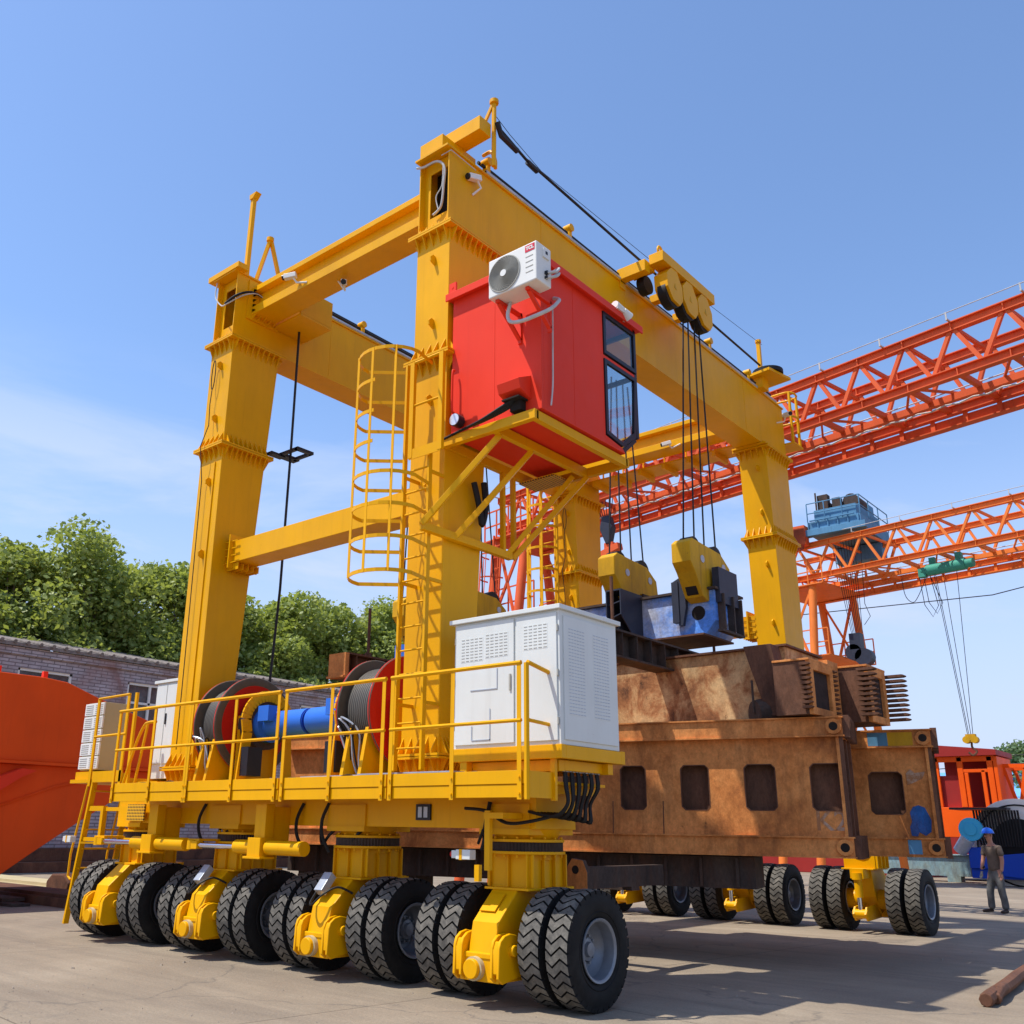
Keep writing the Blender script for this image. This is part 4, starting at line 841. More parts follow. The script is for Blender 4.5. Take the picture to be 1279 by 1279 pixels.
sk.box(x0 + .2, x1 - .1, y0 + .1, y0 + .2, 2.30, 2.415); sk.box(x0 + .1, x1 - .03, y1 - .2, y1 - .1, 2.30, 2.415); sk.box(x1 - .2, x1 - .1, y0 + .2, y1 - .2, 2.31, 2.415); sk.box(x0 + .1, x0 + .2, y0 + .0, y0 + .1, 2.2, 2.42)
sk.build('cabinet_base', YEL, crane, bev=.004)
for k in range(12):
    y = 8.46 + .06 * k; xq = -5.93 - .02 * (k % 2)
    t = MB(); t.tube([(xq, y, 2.30), (xq + .01, y, 2.15), (xq + .04 - .012 * k, y - .01, 1.98), (xq - .08, y - .03, 1.86 - .006 * k), (xq - .25, y - .02, 1.86), (-6.4, y, 1.9)], .017, 6); t.build('power_cable', 'black', crane)
for k in range(12):
    y = 8.46 + .06 * k; t = MB(); t.cyl((-5.94, y, 2.42), (-5.94, y, 2.30), .02, 6); t.build('cable_gland', 'galv', crane)
t = MB(); t.tube([(-6.0, 8.5, 1.88), (-6.3, 8.38, 1.80), (-6.6, 8.33, 1.78), (-6.85, 8.3, 1.9), (-7.2, 8.35, 1.93)], .02, 6); t.build('power_cable', 'black', crane)
t = MB(); t.tube([(-6.9, 8.42, 2.0), (-6.95, 8.4, 1.75), (-6.93, 8.36, 1.6), (-6.98, 8.38, 1.5)], .025, 6); t.tube([(-6.85, 8.40, 1.86), (-6.9, 8.3, 1.7), (-7.0, 8.34, 1.56)], .016, 6); t.build('hydraulic_hose', 'black', crane)
for x in (-9.6, -10.1, -12.3): 
    t = MB(); t.tube([(x, 8.46, 2.0), (x - .05, 8.4, 1.8), (x - .06, 8.42, 1.6), (x, 8.5, 1.4)], .022, 6); t.tube([(x + .2, 8.6, 1.75), (x + .35, 8.5, 1.5), (x + .5, 8.5, 1.62), (x + .6, 8.6, 1.75)], .02, 6); t.build('hydraulic_hose', 'black', crane)
# tall white cabinet and louvred box at the left end
c = MB(); c.box(-14.72, -14.0, 8.92, 9.3, 2.42, 4.0); c.box(-14.76, -13.96, 8.88, 9.34, 4.0, 4.05); o = c.build('control_cabinet', 'white', crane, bev=.005, label='tall narrow white cabinet beside the left leg')
dd = MB(); dd.box(-14.68, -14.38, 8.90, 8.92, 2.66, 3.96); dd.box(-14.36, -14.04, 8.90, 8.92, 2.66, 3.96); dd.build('cabinet_door', 'white', o, bev=.004)
dd = MB(); dd.box(-14.33, -14.31, 8.88, 8.90, 3.3, 3.48); dd.build('handle', 'frame', o)
c = MB(); c.box(-16.36, -15.76, 8.57, 8.98, 2.58, 3.74); o = c.build('resistor_box', 'beige', crane, bev=.004, label='stack of white louvred resistor boxes with beige sides')
for k in range(5):
    f = MB(); f.box(-16.38, -15.74, 8.54, 8.57, 2.6 + k * .23, 2.81 + k * .23); f.build('front_panel', 'acw', o, bev=.003)
    f = MB()
    for bx in (-16.34, -16.02):
        for j in range(5): f.box(bx, bx + .24, 8.535, 8.54, 2.63 + k * .23 + j * .035, 2.64 + k * .23 + j * .035)
    f.build('louvre', 'grille', o)

# winches --------------------------------------------------------------------
def winch(xl, xr, motor_dir):
    yc, zc = 8.88, 3.13; w = MB()
    w.box(xl - .12, xl - .06, yc - .35, yc + .35, 2.2, 3.25); w.box(xr + .08, xr + .14, yc - .35, yc + .35, 2.2, 3.25); w.box(xl - .3, xr + .3, yc - .5, yc - .4, 2.2, 2.32); w.box(xl - .3, xr + .3, yc + .4, yc + .5, 2.2, 2.32); w.box(xl - .13, xr + .15, yc - .76, yc + .45, 2.203, 2.23)
    w.prism([(yc - .75, 2.2), (yc - .15, 2.2), (yc - .3, 2.75), (yc - .48, 2.9), (yc - .62, 2.9)], 'x', xl + .1, xl + .16); w.prism([(yc - .75, 2.2), (yc - .15, 2.2), (yc - .3, 2.75), (yc - .48, 2.9), (yc - .62, 2.9)], 'x', xr - .12, xr - .06)
    root = w.build('winch', YEL, crane, bev=.005)
    for x, s in ((xl, -1), (xr, 1)):
        f = MB(); f.lathe([(s * .0, .3), (s * .0, .715), (s * .012, .725), (s * .028, .725), (s * .04, .715), (s * .04, .60), (s * .03, .585), (s * .02, .05)], (x, yc, zc), 56, [0, 0, 1, 0, 0 if motor_dir > 0 else 1, 1, 1])
        f.build('drum_flange', ['drumedge', 'drumred'], root)
    f = MB(); f.cyl((xl, yc, zc), (xr, yc, zc), .50, 48, caps=False); f.build('rope_drum', 'wound', root)
    f = MB(); f.cyl((xl + .05, yc, zc), (xr - .05, yc, zc), .60, 56, caps=True); f.build('rope_layer', 'wound', root)
    g = MB(); 
    if motor_dir > 0: a, b = xr + .1, 1
    else: a, b = xl - .1, -1
    g.cyl((a, yc, zc), (a + b * .22, yc, zc), .36, 28); g.build('gearbox', 'darksteel', root)
    g = MB()
    pts = [(yc - .43 - .0, 2.2), (yc - .36, 3.0)] + [(yc + .40 * math.cos(R_(t)), zc + .02 + .40 * math.sin(R_(t))) for t in range(175, 4, -10)] + [(yc + .36, 3.0), (yc + .43, 2.2)]
    xx = a + b * .24
    for p, q in zip(pts, pts[1:]): g.beam((xx, *p), (xx, *q), .16, .03, (1, 0, 0))
    g.build('bearing_arch', YEL, root)
    g = MB(); g.cyl((a + b * .2, yc, zc), (a + b * .34, yc, zc), .26, 28); g.cyl((a + b * .34, yc, zc), (a + b * 1.2, yc, zc), .185, 28); g.box(min(a + b * .38, a + b * .62), max(a + b * .38, a + b * .62), yc - .3, yc - .15, zc + .02, zc + .24)
    g.build('motor', 'blue', root)
    g = MB(); g.cyl((a + b * 1.2, yc, zc), (a + b * 1.22, yc, zc), .17, 24); g.build('motor_end', 'deepblue', root)
    g = MB(); g.box(min(a + b * .2, a + b * .42), max(a + b * .2, a + b * .42), yc - .45, yc - .2, 2.38, 2.78); g.build('brake_box', 'frame', root)
    for k in range(5):
        h = MB(); x = (xl - .02 + .05 * k); h.tube([(x + rnd.uniform(-.1, .1), yc - .6, 2.75 + rnd.uniform(0, .15)), (x + rnd.uniform(-.12, .2), yc - .72, 3.0 + rnd.uniform(-.1, .1)), (x + rnd.uniform(0, .2), yc - .65, 2.85), (x + .12, yc - .6, 2.5), (x + rnd.uniform(-.1, .2), yc - .5, 2.24)], .012, 5); h.build('hydraulic_hose', 'black' if k % 2 else 'galv', root)
    return root
winch(-12.35, -11.88, 1); winch(-9.20, -8.66, -1)
# clutter on the deck
t = MB()
for i in range(14):
    x = rnd.uniform(-13.6, -6.2); y = rnd.uniform(7.95, 8.35); t.tube([(x, y, 2.22), (x + rnd.uniform(.05, .2), y + rnd.uniform(-.1, .1), 2.27), (x + rnd.uniform(.2, .4), y + rnd.uniform(-.1, .1), 2.3), (x + rnd.uniform(.4, .6), y, 2.22)], .012, 5)
t.build('loose_cables', 'black', crane)
t = MB(); t.box(-9.6, -8.4, 7.95, 8.3, 2.29, 2.305); t.box(-8.5, -7.0, 7.9, 8.1, 2.295, 2.31); t.build('cover_strip', 'galv', crane)

# cameras on the structure
def cctv(x, y, z, d, post=None):
    c = MB(); d = Vector(d).normalized(); p = Vector((x, y, z)); c.beam(p, p + d * .22, .09, .09); o = c.build('security_camera', 'acw', crane, bev=.01)
    c = MB(); c.cyl(p + d * .22, p + d * .25, .045, 12); c.build('camera_lens', 'frame', o)
    c = MB(); c.tube([p + d * .08, p + Vector((.0, .02, -.14)), post or (p + Vector((.1, .1, -.2)))], .018, 6); c.build('mount_arm', 'acw', o)
cctv(-7.62, 8.98, 10.83, (-.1, -.5, -.12), (-7.7, 8.9, 10.55)); cctv(-11.4, 8.66, 10.6, (-.7, -.4, -.1), (-11.2, 8.74, 10.42)); cctv(-10.55, 9.0, 10.28, (.5, -.5, -.4), (-10.7, 9.0, 10.36))
cctv(-9.9, 18.68, 10.42, (-.8, -.4, -.2), (-9.7, 18.75, 10.35)); cctv(-7.55, 19.6, 10.75, (.6, -.3, -.1), (-7.7, 19.55, 10.6))
t = MB(); t.tube([(-8.32, 8.36, 11.0), (-8.2, 8.38, 10.97), (-7.95, 8.40, 10.96), (-7.82, 8.42, 10.8), (-7.85, 8.44, 10.5), (-7.9, 8.45, 10.2), (-8.05, 8.45, 10.12)], .018, 6); t.tube([(-7.85, 8.42, 10.9), (-7.88, 8.44, 10.55), (-8.0, 8.45, 10.4), (-7.95, 8.46, 10.15)], .009, 5); t.tube([(-7.85, 8.38, 11.0), (-7.68, 8.4, 11.02), (-7.64, 8.9, 10.95)], .008, 5); t.build('wiring', 'conduit', crane)
t = MB(); t.tube([(-13.3, 8.36, 11.05), (-13.28, 8.34, 10.75), (-13.0, 8.3, 10.45), (-12.85, 8.32, 10.45), (-12.66, 8.5, 10.62), (-12.62, 8.75, 10.75), (-12.6, 8.95, 10.7)], .012, 6); t.build('wiring', 'conduit', crane)
t = MB(); t.tube([(-12.9, 8.3, 10.45), (-12.7, 8.4, 10.6), (-12.64, 8.65, 10.75), (-12.62, 8.9, 10.74)], .022, 6); t.build('wiring', 'black', crane)

# fixed sheave block at the outside of the near girder
s = MB(); s.box(-7.75, -7.18, 12.95, 13.12, 11.10, 11.32); s.box(-7.75, -7.68, 12.95, 13.12, 10.95, 11.10); s.box(-7.18, -6.9, 13.10, 15.05, 11.26, 11.46); s.box(-7.6, -7.18, 13.12, 13.3, 11.2, 11.3)
s.tube([(-7.02, 13.22 + .07 * math.cos(t), 11.54 + .085 * math.sin(t)) for t in [i * math.pi / 6 for i in range(12)]], .026, 6, True)
s.box(-7.7, -7.18, 14.0, 14.15, 11.11, 11.26); s.box(-7.7, -7.18, 14.85, 15.0, 11.11, 11.26)
sb = s.build('sheave_block', YEL, crane, bev=.006)
for k, y in enumerate((13.5, 14.07, 14.64)):
    h = MB(); pr = [(y - .10, 11.255), (y - .27, 11.08), (y - .26, 10.82), (y - .08, 10.62), (y + .16, 10.60), (y + .275, 10.74), (y + .275, 11.0), (y + .10, 11.255)]
    h.prism(pr, 'x', -7.17, -6.91); h.build('sheave_housing', YEL, sb, bev=.004)
    h = MB(); h.prism([(y - .03, 10.88), (y + .05, 10.86), (y + .0, 10.98)], 'x', -6.912, -6.905); h.build('warning_mark', 'yellow_old', sb)
    h = MB(); h.cyl((-7.12, y, 10.80), (-6.96, y, 10.80), .27, 24); h.build('sheave', 'black', sb)
h = MB(); h.cyl((-7.5, 13.35, 11.05), (-7.35, 13.35, 11.05), .17, 20); h.build('sheave', 'black', sb)

# ---------------------------------------------------------------- hook blocks
def hook_block(x, label, yoff=0.0):
    t = thing('hook_block', (x, 14.4 + yoff, 5.4), label, 'hook block', 'yellow hook blocks hanging from the crane girders')
    b = MB(); Y = yoff
    pr = [(13.66, 5.95), (13.66, 6.28), (13.78, 6.36), (14.78, 6.30), (15.1, 6.1), (15.15, 5.78), (14.5, 5.74), (14.38, 5.44), (14.22, 5.36), (14.05, 5.42), (13.80, 5.80)]
    b.prism([(y + Y, z) for y, z in pr], 'x', x - .17, x + .17); b.build('block_body', 'yellow_old', t, bev=.02)
    b = MB(); b.prism([(14.0 + Y, 5.46), (14.14 + Y, 5.43), (13.95 + Y, 5.78), (13.84 + Y, 5.8)], 'x', x - .1, x + .1); b.build('painted_hook_opening', 'hole', t)  # near-black wedge painted for the shade in the hook's mouth
    for y in (13.98, 14.75):
        b = MB(); b.cyl((x - .1, y + Y, 6.22), (x + .1, y + Y, 6.22), .22, 24); b.build('sheave', 'black', t)
        b = MB(); b.cyl((x + .17, y + .1 + Y, 6.06), (x + .18, y + .1 + Y, 6.06), .065, 14); b.build('pin_cap', 'galv', t)
    for i, (yb, yt) in enumerate(((13.78, 14.05), (14.16, 14.22), (14.52, 14.45), (14.95, 14.62))):
        b = MB(); b.cyl((x, yb + Y, 6.3), (x + (.12 if x > -8 else -.0), yt + Y * .5, 10.75 if x > -8 else 9.9), .016, 6); b.build('wire_rope', 'rope', t)
    b = MB(); b.box(x - .2, x - .17, 14.5 + Y, 15.1 + Y, 5.45, 5.8); b.box(x + .17, x + .2, 14.55 + Y, 15.1 + Y, 5.4, 5.76); b.build('side_plate', 'darksteel', t)
    return t
hook_block(-7.18, 'yellow hook block on the right end of the blue spreader beam'); hook_block(-8.62, 'yellow hook block left of the ribbed bracket on the blue spreader beam')
hook_block(-12.3, 'yellow hook block hanging just right of the near leg, behind it', .2); hook_block(-13.9, 'yellow hook block glimpsed behind the vertical ladder', .2)

# ================================================================== LOAD INSIDE THE CRANE
def rotz(mb, ang, ox, oy, oz=0):
    c, s = math.cos(ang), math.sin(ang)
    mb.v = [(ox + x * c - y * s, oy + x * s + y * c, oz + z) for x, y, z in mb.v]; return mb
ANG = R_(15.06)
def box_segment(name, label, ox, oy, L, W, zb, H, mat, windows, ang=ANG, lug=True, leftlug=False):
    t = thing(name, (ox, oy, 0), label, 'steel box segment')
    def P(mb, n, mt, **k): return rotz(mb, ang, ox, oy, zb).build(n, mt, t, **k)
    fh = .27
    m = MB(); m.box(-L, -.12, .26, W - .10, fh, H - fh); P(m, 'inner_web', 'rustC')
    m = MB(); wz0, wz1 = .60, 1.22; edges = [-L] + [q for w in sorted(windows) for q in w] + [-.12]
    m.box(-L, -.12, .10, .118, fh, wz0); m.box(-L, -.12, .10, .118, wz1, H - fh)
    for i in range(0, len(edges), 2): m.box(edges[i], edges[i + 1], .10, .118, wz0, wz1)
    for a0, a1 in windows:
        for ca, sa in ((a0, 1), (a1, -1)):
            for cz, sz in ((wz0, 1), (wz1, -1)):
                arc = [(ca, cz)] + [(ca + sa * .075 * (1 - math.sin(R_(q))), cz + sz * .075 * (1 - math.cos(R_(q)))) for q in (0, 22, 45, 68, 90)]
                m.prism(arc, 'y', .10, .118)
    shell = P(m, 'web_plate', mat)
    for z0 in (0, H - fh):
        m = MB(); m.box(-L, -.02, 0, .02, z0 + .02, z0 + fh - .02); m.box(-L, -.02, W - .02, W, z0 + .02, z0 + fh - .02)
        m.box(-L, 0, -.03, W + .03, z0, z0 + .02); m.box(-L, 0, -.03, W + .03, z0 + fh - .02, z0 + fh)
        m.box(-.06, -.02, .02, W - .02, z0 + .02, z0 + fh - .02); P(m, 'flange_channel', mat)
        m = MB()
        for i in range(11): y = .05 + (W - .1) * i / 10; m.box(-.02, .07, y, y + .018, z0 - .01, z0 + fh + .02)
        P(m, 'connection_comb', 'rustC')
        if lug:
            m = MB(); m.cyl((-.13, .0, z0 + fh / 2), (-.13, -.045, z0 + fh / 2), .105, 20); P(m, 'pin_boss', mat)
            m = MB(); m.cyl((-.13, -.045, z0 + fh / 2), (-.13, -.047, z0 + fh / 2), .058, 16); P(m, 'painted_pin_hole', 'hole')  # flat dark disc; the shade of the bore is in its colour
    # end plate with ribs and a thin dark sheet between them
    m = MB(); m.box(-.12, -.08, .02, W - .02, fh, H - fh); P(m, 'end_plate', mat)
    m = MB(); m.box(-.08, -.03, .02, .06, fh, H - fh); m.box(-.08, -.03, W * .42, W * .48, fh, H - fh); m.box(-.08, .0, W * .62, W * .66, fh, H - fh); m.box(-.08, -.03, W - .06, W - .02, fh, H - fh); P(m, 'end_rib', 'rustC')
    m = MB(); m.box(-.08, -.072, .12, W * .40, fh + .08, H - fh - .08); P(m, 'end_dark_sheet', 'darksteel')
    for a0, a1 in windows:
        z0, z1 = .60, 1.22; r = .05
        poly = [(a0 + r, z0), (a1 - r, z0), (a1, z0 + r), (a1, z1 - r), (a1 - r, z1), (a0 + r, z1), (a0, z1 - r), (a0, z0 + r)]
        fr = MB(); n = len(poly)
        cxm = (a0 + a1) / 2; czm = (z0 + z1) / 2
        for i in range(n): fr.beam((poly[i][0], .12, poly[i][1]), (poly[(i + 1) % n][0], .12, poly[(i + 1) % n][1]), .012, .05, (0, 1, 0))
        P(fr, 'manhole_rim', 'rustC')
    return t, P
tA, PA = box_segment('box_girder_segment', 'long rusty orange box segment with a row of dark manholes, under the crane', -4.70, 13.30, 9.2, 1.25, 1.42, 1.84, 'rustA', [(-.50, -.08), (-1.38, -.96), (-2.28, -1.88), (-3.18, -2.80), (-4.08, -3.68), (-5.0, -4.6), (-5.9, -5.5)])
for a, c0 in ((-3.95, .3), (-4.35, .0), (-3.3, .27), (-2.55, .27)):
    m = MB(); m.cyl((a, .05, c0), (a + .01, .05, c0 + (1.2 if a < -3.9 else .45)), .012 if a < -3.9 else .008, 6); PA(m, 'rust_rod', 'rustC')
ch = MB()
s2 = text_mb('K2', (0, 0, 0), (1, 0, 0), (0, 0, 1), .26, 'acw', 'paint_mark', None, .001)
# spray mark: painted characters on the web
me = s2.data; vs = [s2.matrix_world @ v.co + Vector(s2['_w']) for v in me.vertices]; fs = [tuple(p.vertices) for p in me.polygons]; bpy.data.objects.remove(s2)
def faded_white():
    m, t, b = nodes('sprayed_white_mark'); v = objco(t)
    t.links.new(ramp(t, noise(t, v, 4.0, 8, 0.75), [(0.46, (0.36, 0.155, 0.06)), (0.68, (0.58, 0.48, 0.38))]), b.inputs['Base Color']); b.inputs['Roughness'].default_value = 0.9; return m
M['mark'] = faded_white()
mm = MB(); mm.add([(v.x - .28, .0975 + v.y * .5, v.z + .46) for v in vs], fs); PA(mm, 'paint_mark', 'mark')
tB, PB = box_segment('box_girder_segment', 'rusty box segment with blue paint patches, standing behind the long orange one', -4.22, 15.60, 7.5, 1.25, 1.42, 1.84, 'rustA', [(-.95, -.48), (-1.9, -1.45)])
m = MB(); m.prism([(-.44, .30), (-.36, .29), (-.33, .35), (-.25, .30), (-.17, .36), (-.15, .52), (-.18, .60), (-.22, .70), (-.30, .735), (-.38, .71), (-.43, .63), (-.415, .50), (-.45, .42)], 'y', .0925, .0985); PB(m, 'blue_paint_patch', 'bluestain')
m = MB(); m.box(-.9, -.62, -.0035, .0, 1.60, 1.80); m.box(-.5, -.32, -.0035, 0, .04, .24); PB(m, 'blue_paint_patch', 'trolleyblue')
m = MB(); m.box(-.62, -.27, -.0035, .0, 1.60, 1.80); PB(m, 'yellow_paint_patch', 'yellow_old')
m = MB(); m.prism([(-.42, 1.02), (-.20, 1.12), (-.16, 1.22), (-.30, 1.20), (-.36, 1.26), (-.42, 1.2)], 'y', .0925, .0985); PB(m, 'white_paint_patch', 'mark')
# timber-dark support beam below
def simple(name, label, cat, mb, mat, bev=0, group=None, ang=None, o=None):
    if ang is not None: rotz(mb, ang, *o)
    ob = mb.build(name, mat, None, bev=bev); tag(ob, label, cat, group); return ob
m = MB(); m.box(-9.2, -1.35, .25, .95, .98, 1.40)
for i in range(16): m.box(-9.1 + i * .5, -9.06 + i * .5, .17, .25, 1.0, 1.38)
for i in range(2): m.box(-9.0 + i * 1.9, -8.6 + i * 1.9, .3, .9, .0, .98)
simple('support_beam', 'dark ribbed steel beam carrying the long orange box segment', 'steel beam', m, 'darksteel', 0, None, ANG, (-4.70, 13.30))
m = MB(); m.box(-6.9, -3.3, .25, .95, .98, 1.40)
m.box(-6.8, -6.3, .3, .9, .0, .98)
simple('support_beam', 'dark steel beam under the rear box segment, half hidden in shadow', 'steel beam', m, 'darksteel', 0, None, ANG, (-4.22, 15.60))
m = MB(); m.box(-7.28, -6.98, 10.4, 10.45, 1.00, 1.20); m.prism([(-7.30, 1.0), (-6.96, 1.0), (-6.96, 1.22), (-7.02, 1.36), (-7.18, 1.38), (-7.27, 1.26)], 'y', 10.38, 10.45); m.box(-7.2, -7.05, 10.45, 12.4, 1.02, 1.28)
t = thing('drawbar', (-7.1, 12.3, 0), 'rusty steel bar ending in a drilled eye plate, just above the nearest tyre', 'steel bar')
m.build('bar', 'darksteel', t); m = MB(); m.prism([(-7.30, 1.0), (-6.96, 1.0), (-6.96, 1.22), (-7.02, 1.36), (-7.18, 1.38), (-7.27, 1.26)], 'y', 10.376, 10.38); m.build('eye_plate', 'rustA', t); m = MB(); m.cyl((-7.13, 10.378, 1.25), (-7.13, 10.37, 1.25), .05, 18); m.build('painted_eye_hole', 'hole', t)  # dark disc imitates the shaded eye; the plate is not pierced
m = MB(); m.box(-9.4, -7.05, 11.55, 11.75, .97, 1.02); m.box(-9.4, -9.1, 11.5, 11.8, 0, .97); m.build('prop', 'darksteel', t)
# upper weathered boxes
t = thing('weathered_box_beam', (-6.5, 13.5, 3.26), 'tan weathered box beam with a black stain, on top of the long orange segment', 'steel beam')
m = MB(); m.box(-10.6, -5.55, 13.62, 14.9, 3.30, 4.36); m.build('web', 'rustB', t, bev=.01)
m = MB(); m.box(-10.6, -5.5, 13.55, 14.95, 4.36, 4.39); m.box(-10.6, -5.5, 13.5, 14.95, 3.27, 3.30); m.build('flange', 'rustC', t)
m = MB(); m.prism([(-6.05, 4.36), (-5.62, 4.36), (-5.45, 3.32), (-5.75, 3.32), (-5.95, 4.0)], 'y', 13.28, 13.58); m.build('flared_bracket', 'rustC', t, bev=.01)
m = MB(); m.cyl((-5.95, 13.3, 3.36), (-5.75, 13.55, 3.38), .2, 16, r2=.26); m.cyl((-5.95, 13.28, 3.38), (-5.95, 13.28, 3.85), .018, 6); m.build('dished_plate', 'darksteel', t)
def comb_block(x, y0, y1, z0, z1, label, fingers):
    t = thing('end_block', (x - .3, (y0 + y1) / 2, z0), label, 'steel end block')
    m = MB(); m.box(x - .55, x - .08, y0, y1, z0, z1); m.build('block', 'rustC', t, bev=.006)
    m = MB(); m.box(x - .08, x - .02, y0, y0 + .12, z0, z1); m.box(x - .08, x - .02, y1 - .12, y1, z0, z1); m.box(x - .08, x - .02, y0 + .12, y1 - .12, z0, z0 + .1); m.box(x - .08, x - .02, y0 + .12, y1 - .12, z1 - .12, z1); m.box(x - .55, x - .02, y0 - .02, y1 + .02, z1, z1 + .03); m.build('end_frame', 'rustA', t, bev=.004)
    m = MB(); m.box(x - .078, x - .07, y0 + .12, y1 - .12, z0 + .1, z1 - .12); m.build('recess_shade_sheet', 'recess_shade', t)  # sheet whose dark colour stands for shade behind the end frame
    n = 10
    for ya, L in fingers:
        for i in range(n):
            z = z0 + .04 + (z1 - z0 - .08) * (i + .5) / n
            m = MB()
            m.prism([(x - .14, z), (x - .14, z + .038), (x + L - .04, z + .038), (x + L - .01, z + .03), (x + L, z + .019), (x + L - .01, z + .008), (x + L - .04, z)], 'y', ya, ya + (.13 if L > .1 else .07)); m.build('tenon_plate', 'rustC', t)
    return t
comb_block(-4.95, 13.0, 13.85, 3.28, 4.02, 'brown end block with a recessed frame, left of the two at the stack end', ((12.92, .0), (13.87, .02)))
comb_block(-4.62, 14.35, 15.1, 3.28, 4.08, 'brown end block whose tenon plates stick out over the rear segment', ((14.2, .12), (15.15, .24)))
m = MB(); m.box(-5.35, -5.05, 13.9, 14.3, 3.28, 4.15); simple('packing_post', 'short rusty post wedged between the two end blocks', 'steel post', m, 'rustA', .005)
# blue spreader with ribbed bracket
t = thing('spreader_beam', (-8.4, 14.7, 4.8), 'faded blue and grey spreader beam with a round hole, hanging from hook blocks', 'spreader beam')
m = MB(); m.prism([(-9.9, 5.56), (-6.92, 5.56), (-6.92, 5.05), (-7.1, 4.84), (-8.3, 4.84), (-9.9, 5.12)], 'y', 14.25, 15.15); m.build('beam_body', 'bluefade', t, bev=.008)
m = MB(); m.box(-9.95, -6.86, 14.18, 15.22, 5.56, 5.60); m.build('top_plate', 'darksteel', t)
m = MB(); m.prism([(-7.1, 4.81), (-8.35, 4.81), (-8.35, 4.84), (-7.1, 4.84)], 'y', 14.15, 15.25); m.build('bottom_plate', 'rustC', t)
m = MB(); m.cyl((-7.22, 14.25, 5.20), (-7.22, 14.243, 5.20), .12, 24); m.build('painted_round_hole', 'hole', t)  # flat disc on the beam side, coloured as a shaded hole
m = MB()
for y in (14.35, 14.7, 15.0): m.box(-6.92, -6.80, y, y + .04, 4.9, 5.5)
m.box(-6.92, -6.82, 14.3, 15.1, 4.86, 4.9); m.build('end_rib', 'darksteel', t)
m = MB(); m.box(-6.96, -6.84, 14.30, 14.98, 5.35, 5.95); m.box(-7.62, -7.50, 14.1, 14.2, 5.05, 5.75); m.prism([(-7.62, 5.75), (-7.40, 5.85), (-7.38, 5.3), (-7.45, 5.0), (-7.52, 5.0)], 'y', 14.12, 14.2); m.build('clevis_plate', 'hookdark', t)
m = MB()
for x in (-8.58, -8.3): m.prism([(13.55, 5.62), (14.25, 5.62), (14.25, 4.86), (13.95, 4.86), (13.55, 5.2)], 'x', x, x + .02)
m.box(-8.58, -8.28, 13.55, 14.25, 5.62, 5.645); m.prism([(-8.56, 5.38), (-8.3, 5.44), (-8.3, 5.46), (-8.56, 5.40)], 'y', 13.6, 14.2); m.prism([(-8.56, 5.14), (-8.3, 5.22), (-8.3, 5.24), (-8.56, 5.16)], 'y', 13.6, 14.2); m.box(-8.45, -8.43, 13.7, 14.2, 4.86, 5.1); m.build('ribbed_bracket', 'hookdark', t)
t2 = thing('spreader_beam', (-13.0, 14.9, 4.8), 'blue spreader beam seen only through the rungs of the ladder', 'spreader beam')
m = MB(); m.prism([(-14.6, 5.5), (-11.7, 5.5), (-11.7, 5.0), (-13.0, 4.75), (-14.6, 5.0)], 'y', 14.5, 15.3); m.build('beam_body', 'blue', t2, bev=.008)
def ibeam(name, label, x, y0, y1, z, rods, mat='rustC'):
    t = thing(name, (x, (y0 + y1) / 2, z), label, 'steel beam'); h = .42
    m = MB(); m.box(x - .17, x + .17, y0, y1, z + h - .03, z + h); m.box(x - .17, x + .17, y0, y1, z, z + .03); m.box(x - .012, x + .012, y0, y1, z + .03, z + h - .03)
    for i in range(int((y1 - y0) / .42)): m.box(x - .16, x + .16, y0 + .2 + i * .42, y0 + .215 + i * .42, z + .03, z + h - .03)
    m.build('beam_body', mat, t)
    for y in rods: r = MB(); r.cyl((x, y, z - .2), (x, y, z + h + .85), .026, 8); r.cyl((x, y, z + h), (x, y, z + h + .08), .06, 6); r.build('threaded_rod', 'rustC', t)
    return t
ibeam('clamp_beam', 'dark ribbed clamp beam crossing below the blue spreader, beside the big white cabinet', -7.55, 11.9, 15.9, 4.16, (12.1, 15.4), 'darksteel')
tc = ibeam('clamp_beam', 'brown clamp beam end with an upright rod, above the rope drum', -11.6, 10.3, 15.0, 4.0, (10.9, 14.6))
m = MB(); m.box(-11.8, -11.4, 10.22, 10.30, 4.03, 4.40); m.box(-11.8, -11.4, 10.18, 10.3, 4.0, 4.03); m.build('end_cap', 'rustA', tc)
m = MB(); m.box(-11.9, -8.7, 11.6, 13.5, 3.35, 4.0); simple('cross_block', 'dark rusty block between the clamp beams and the box segment', 'steel block', m, 'rustC', .01)

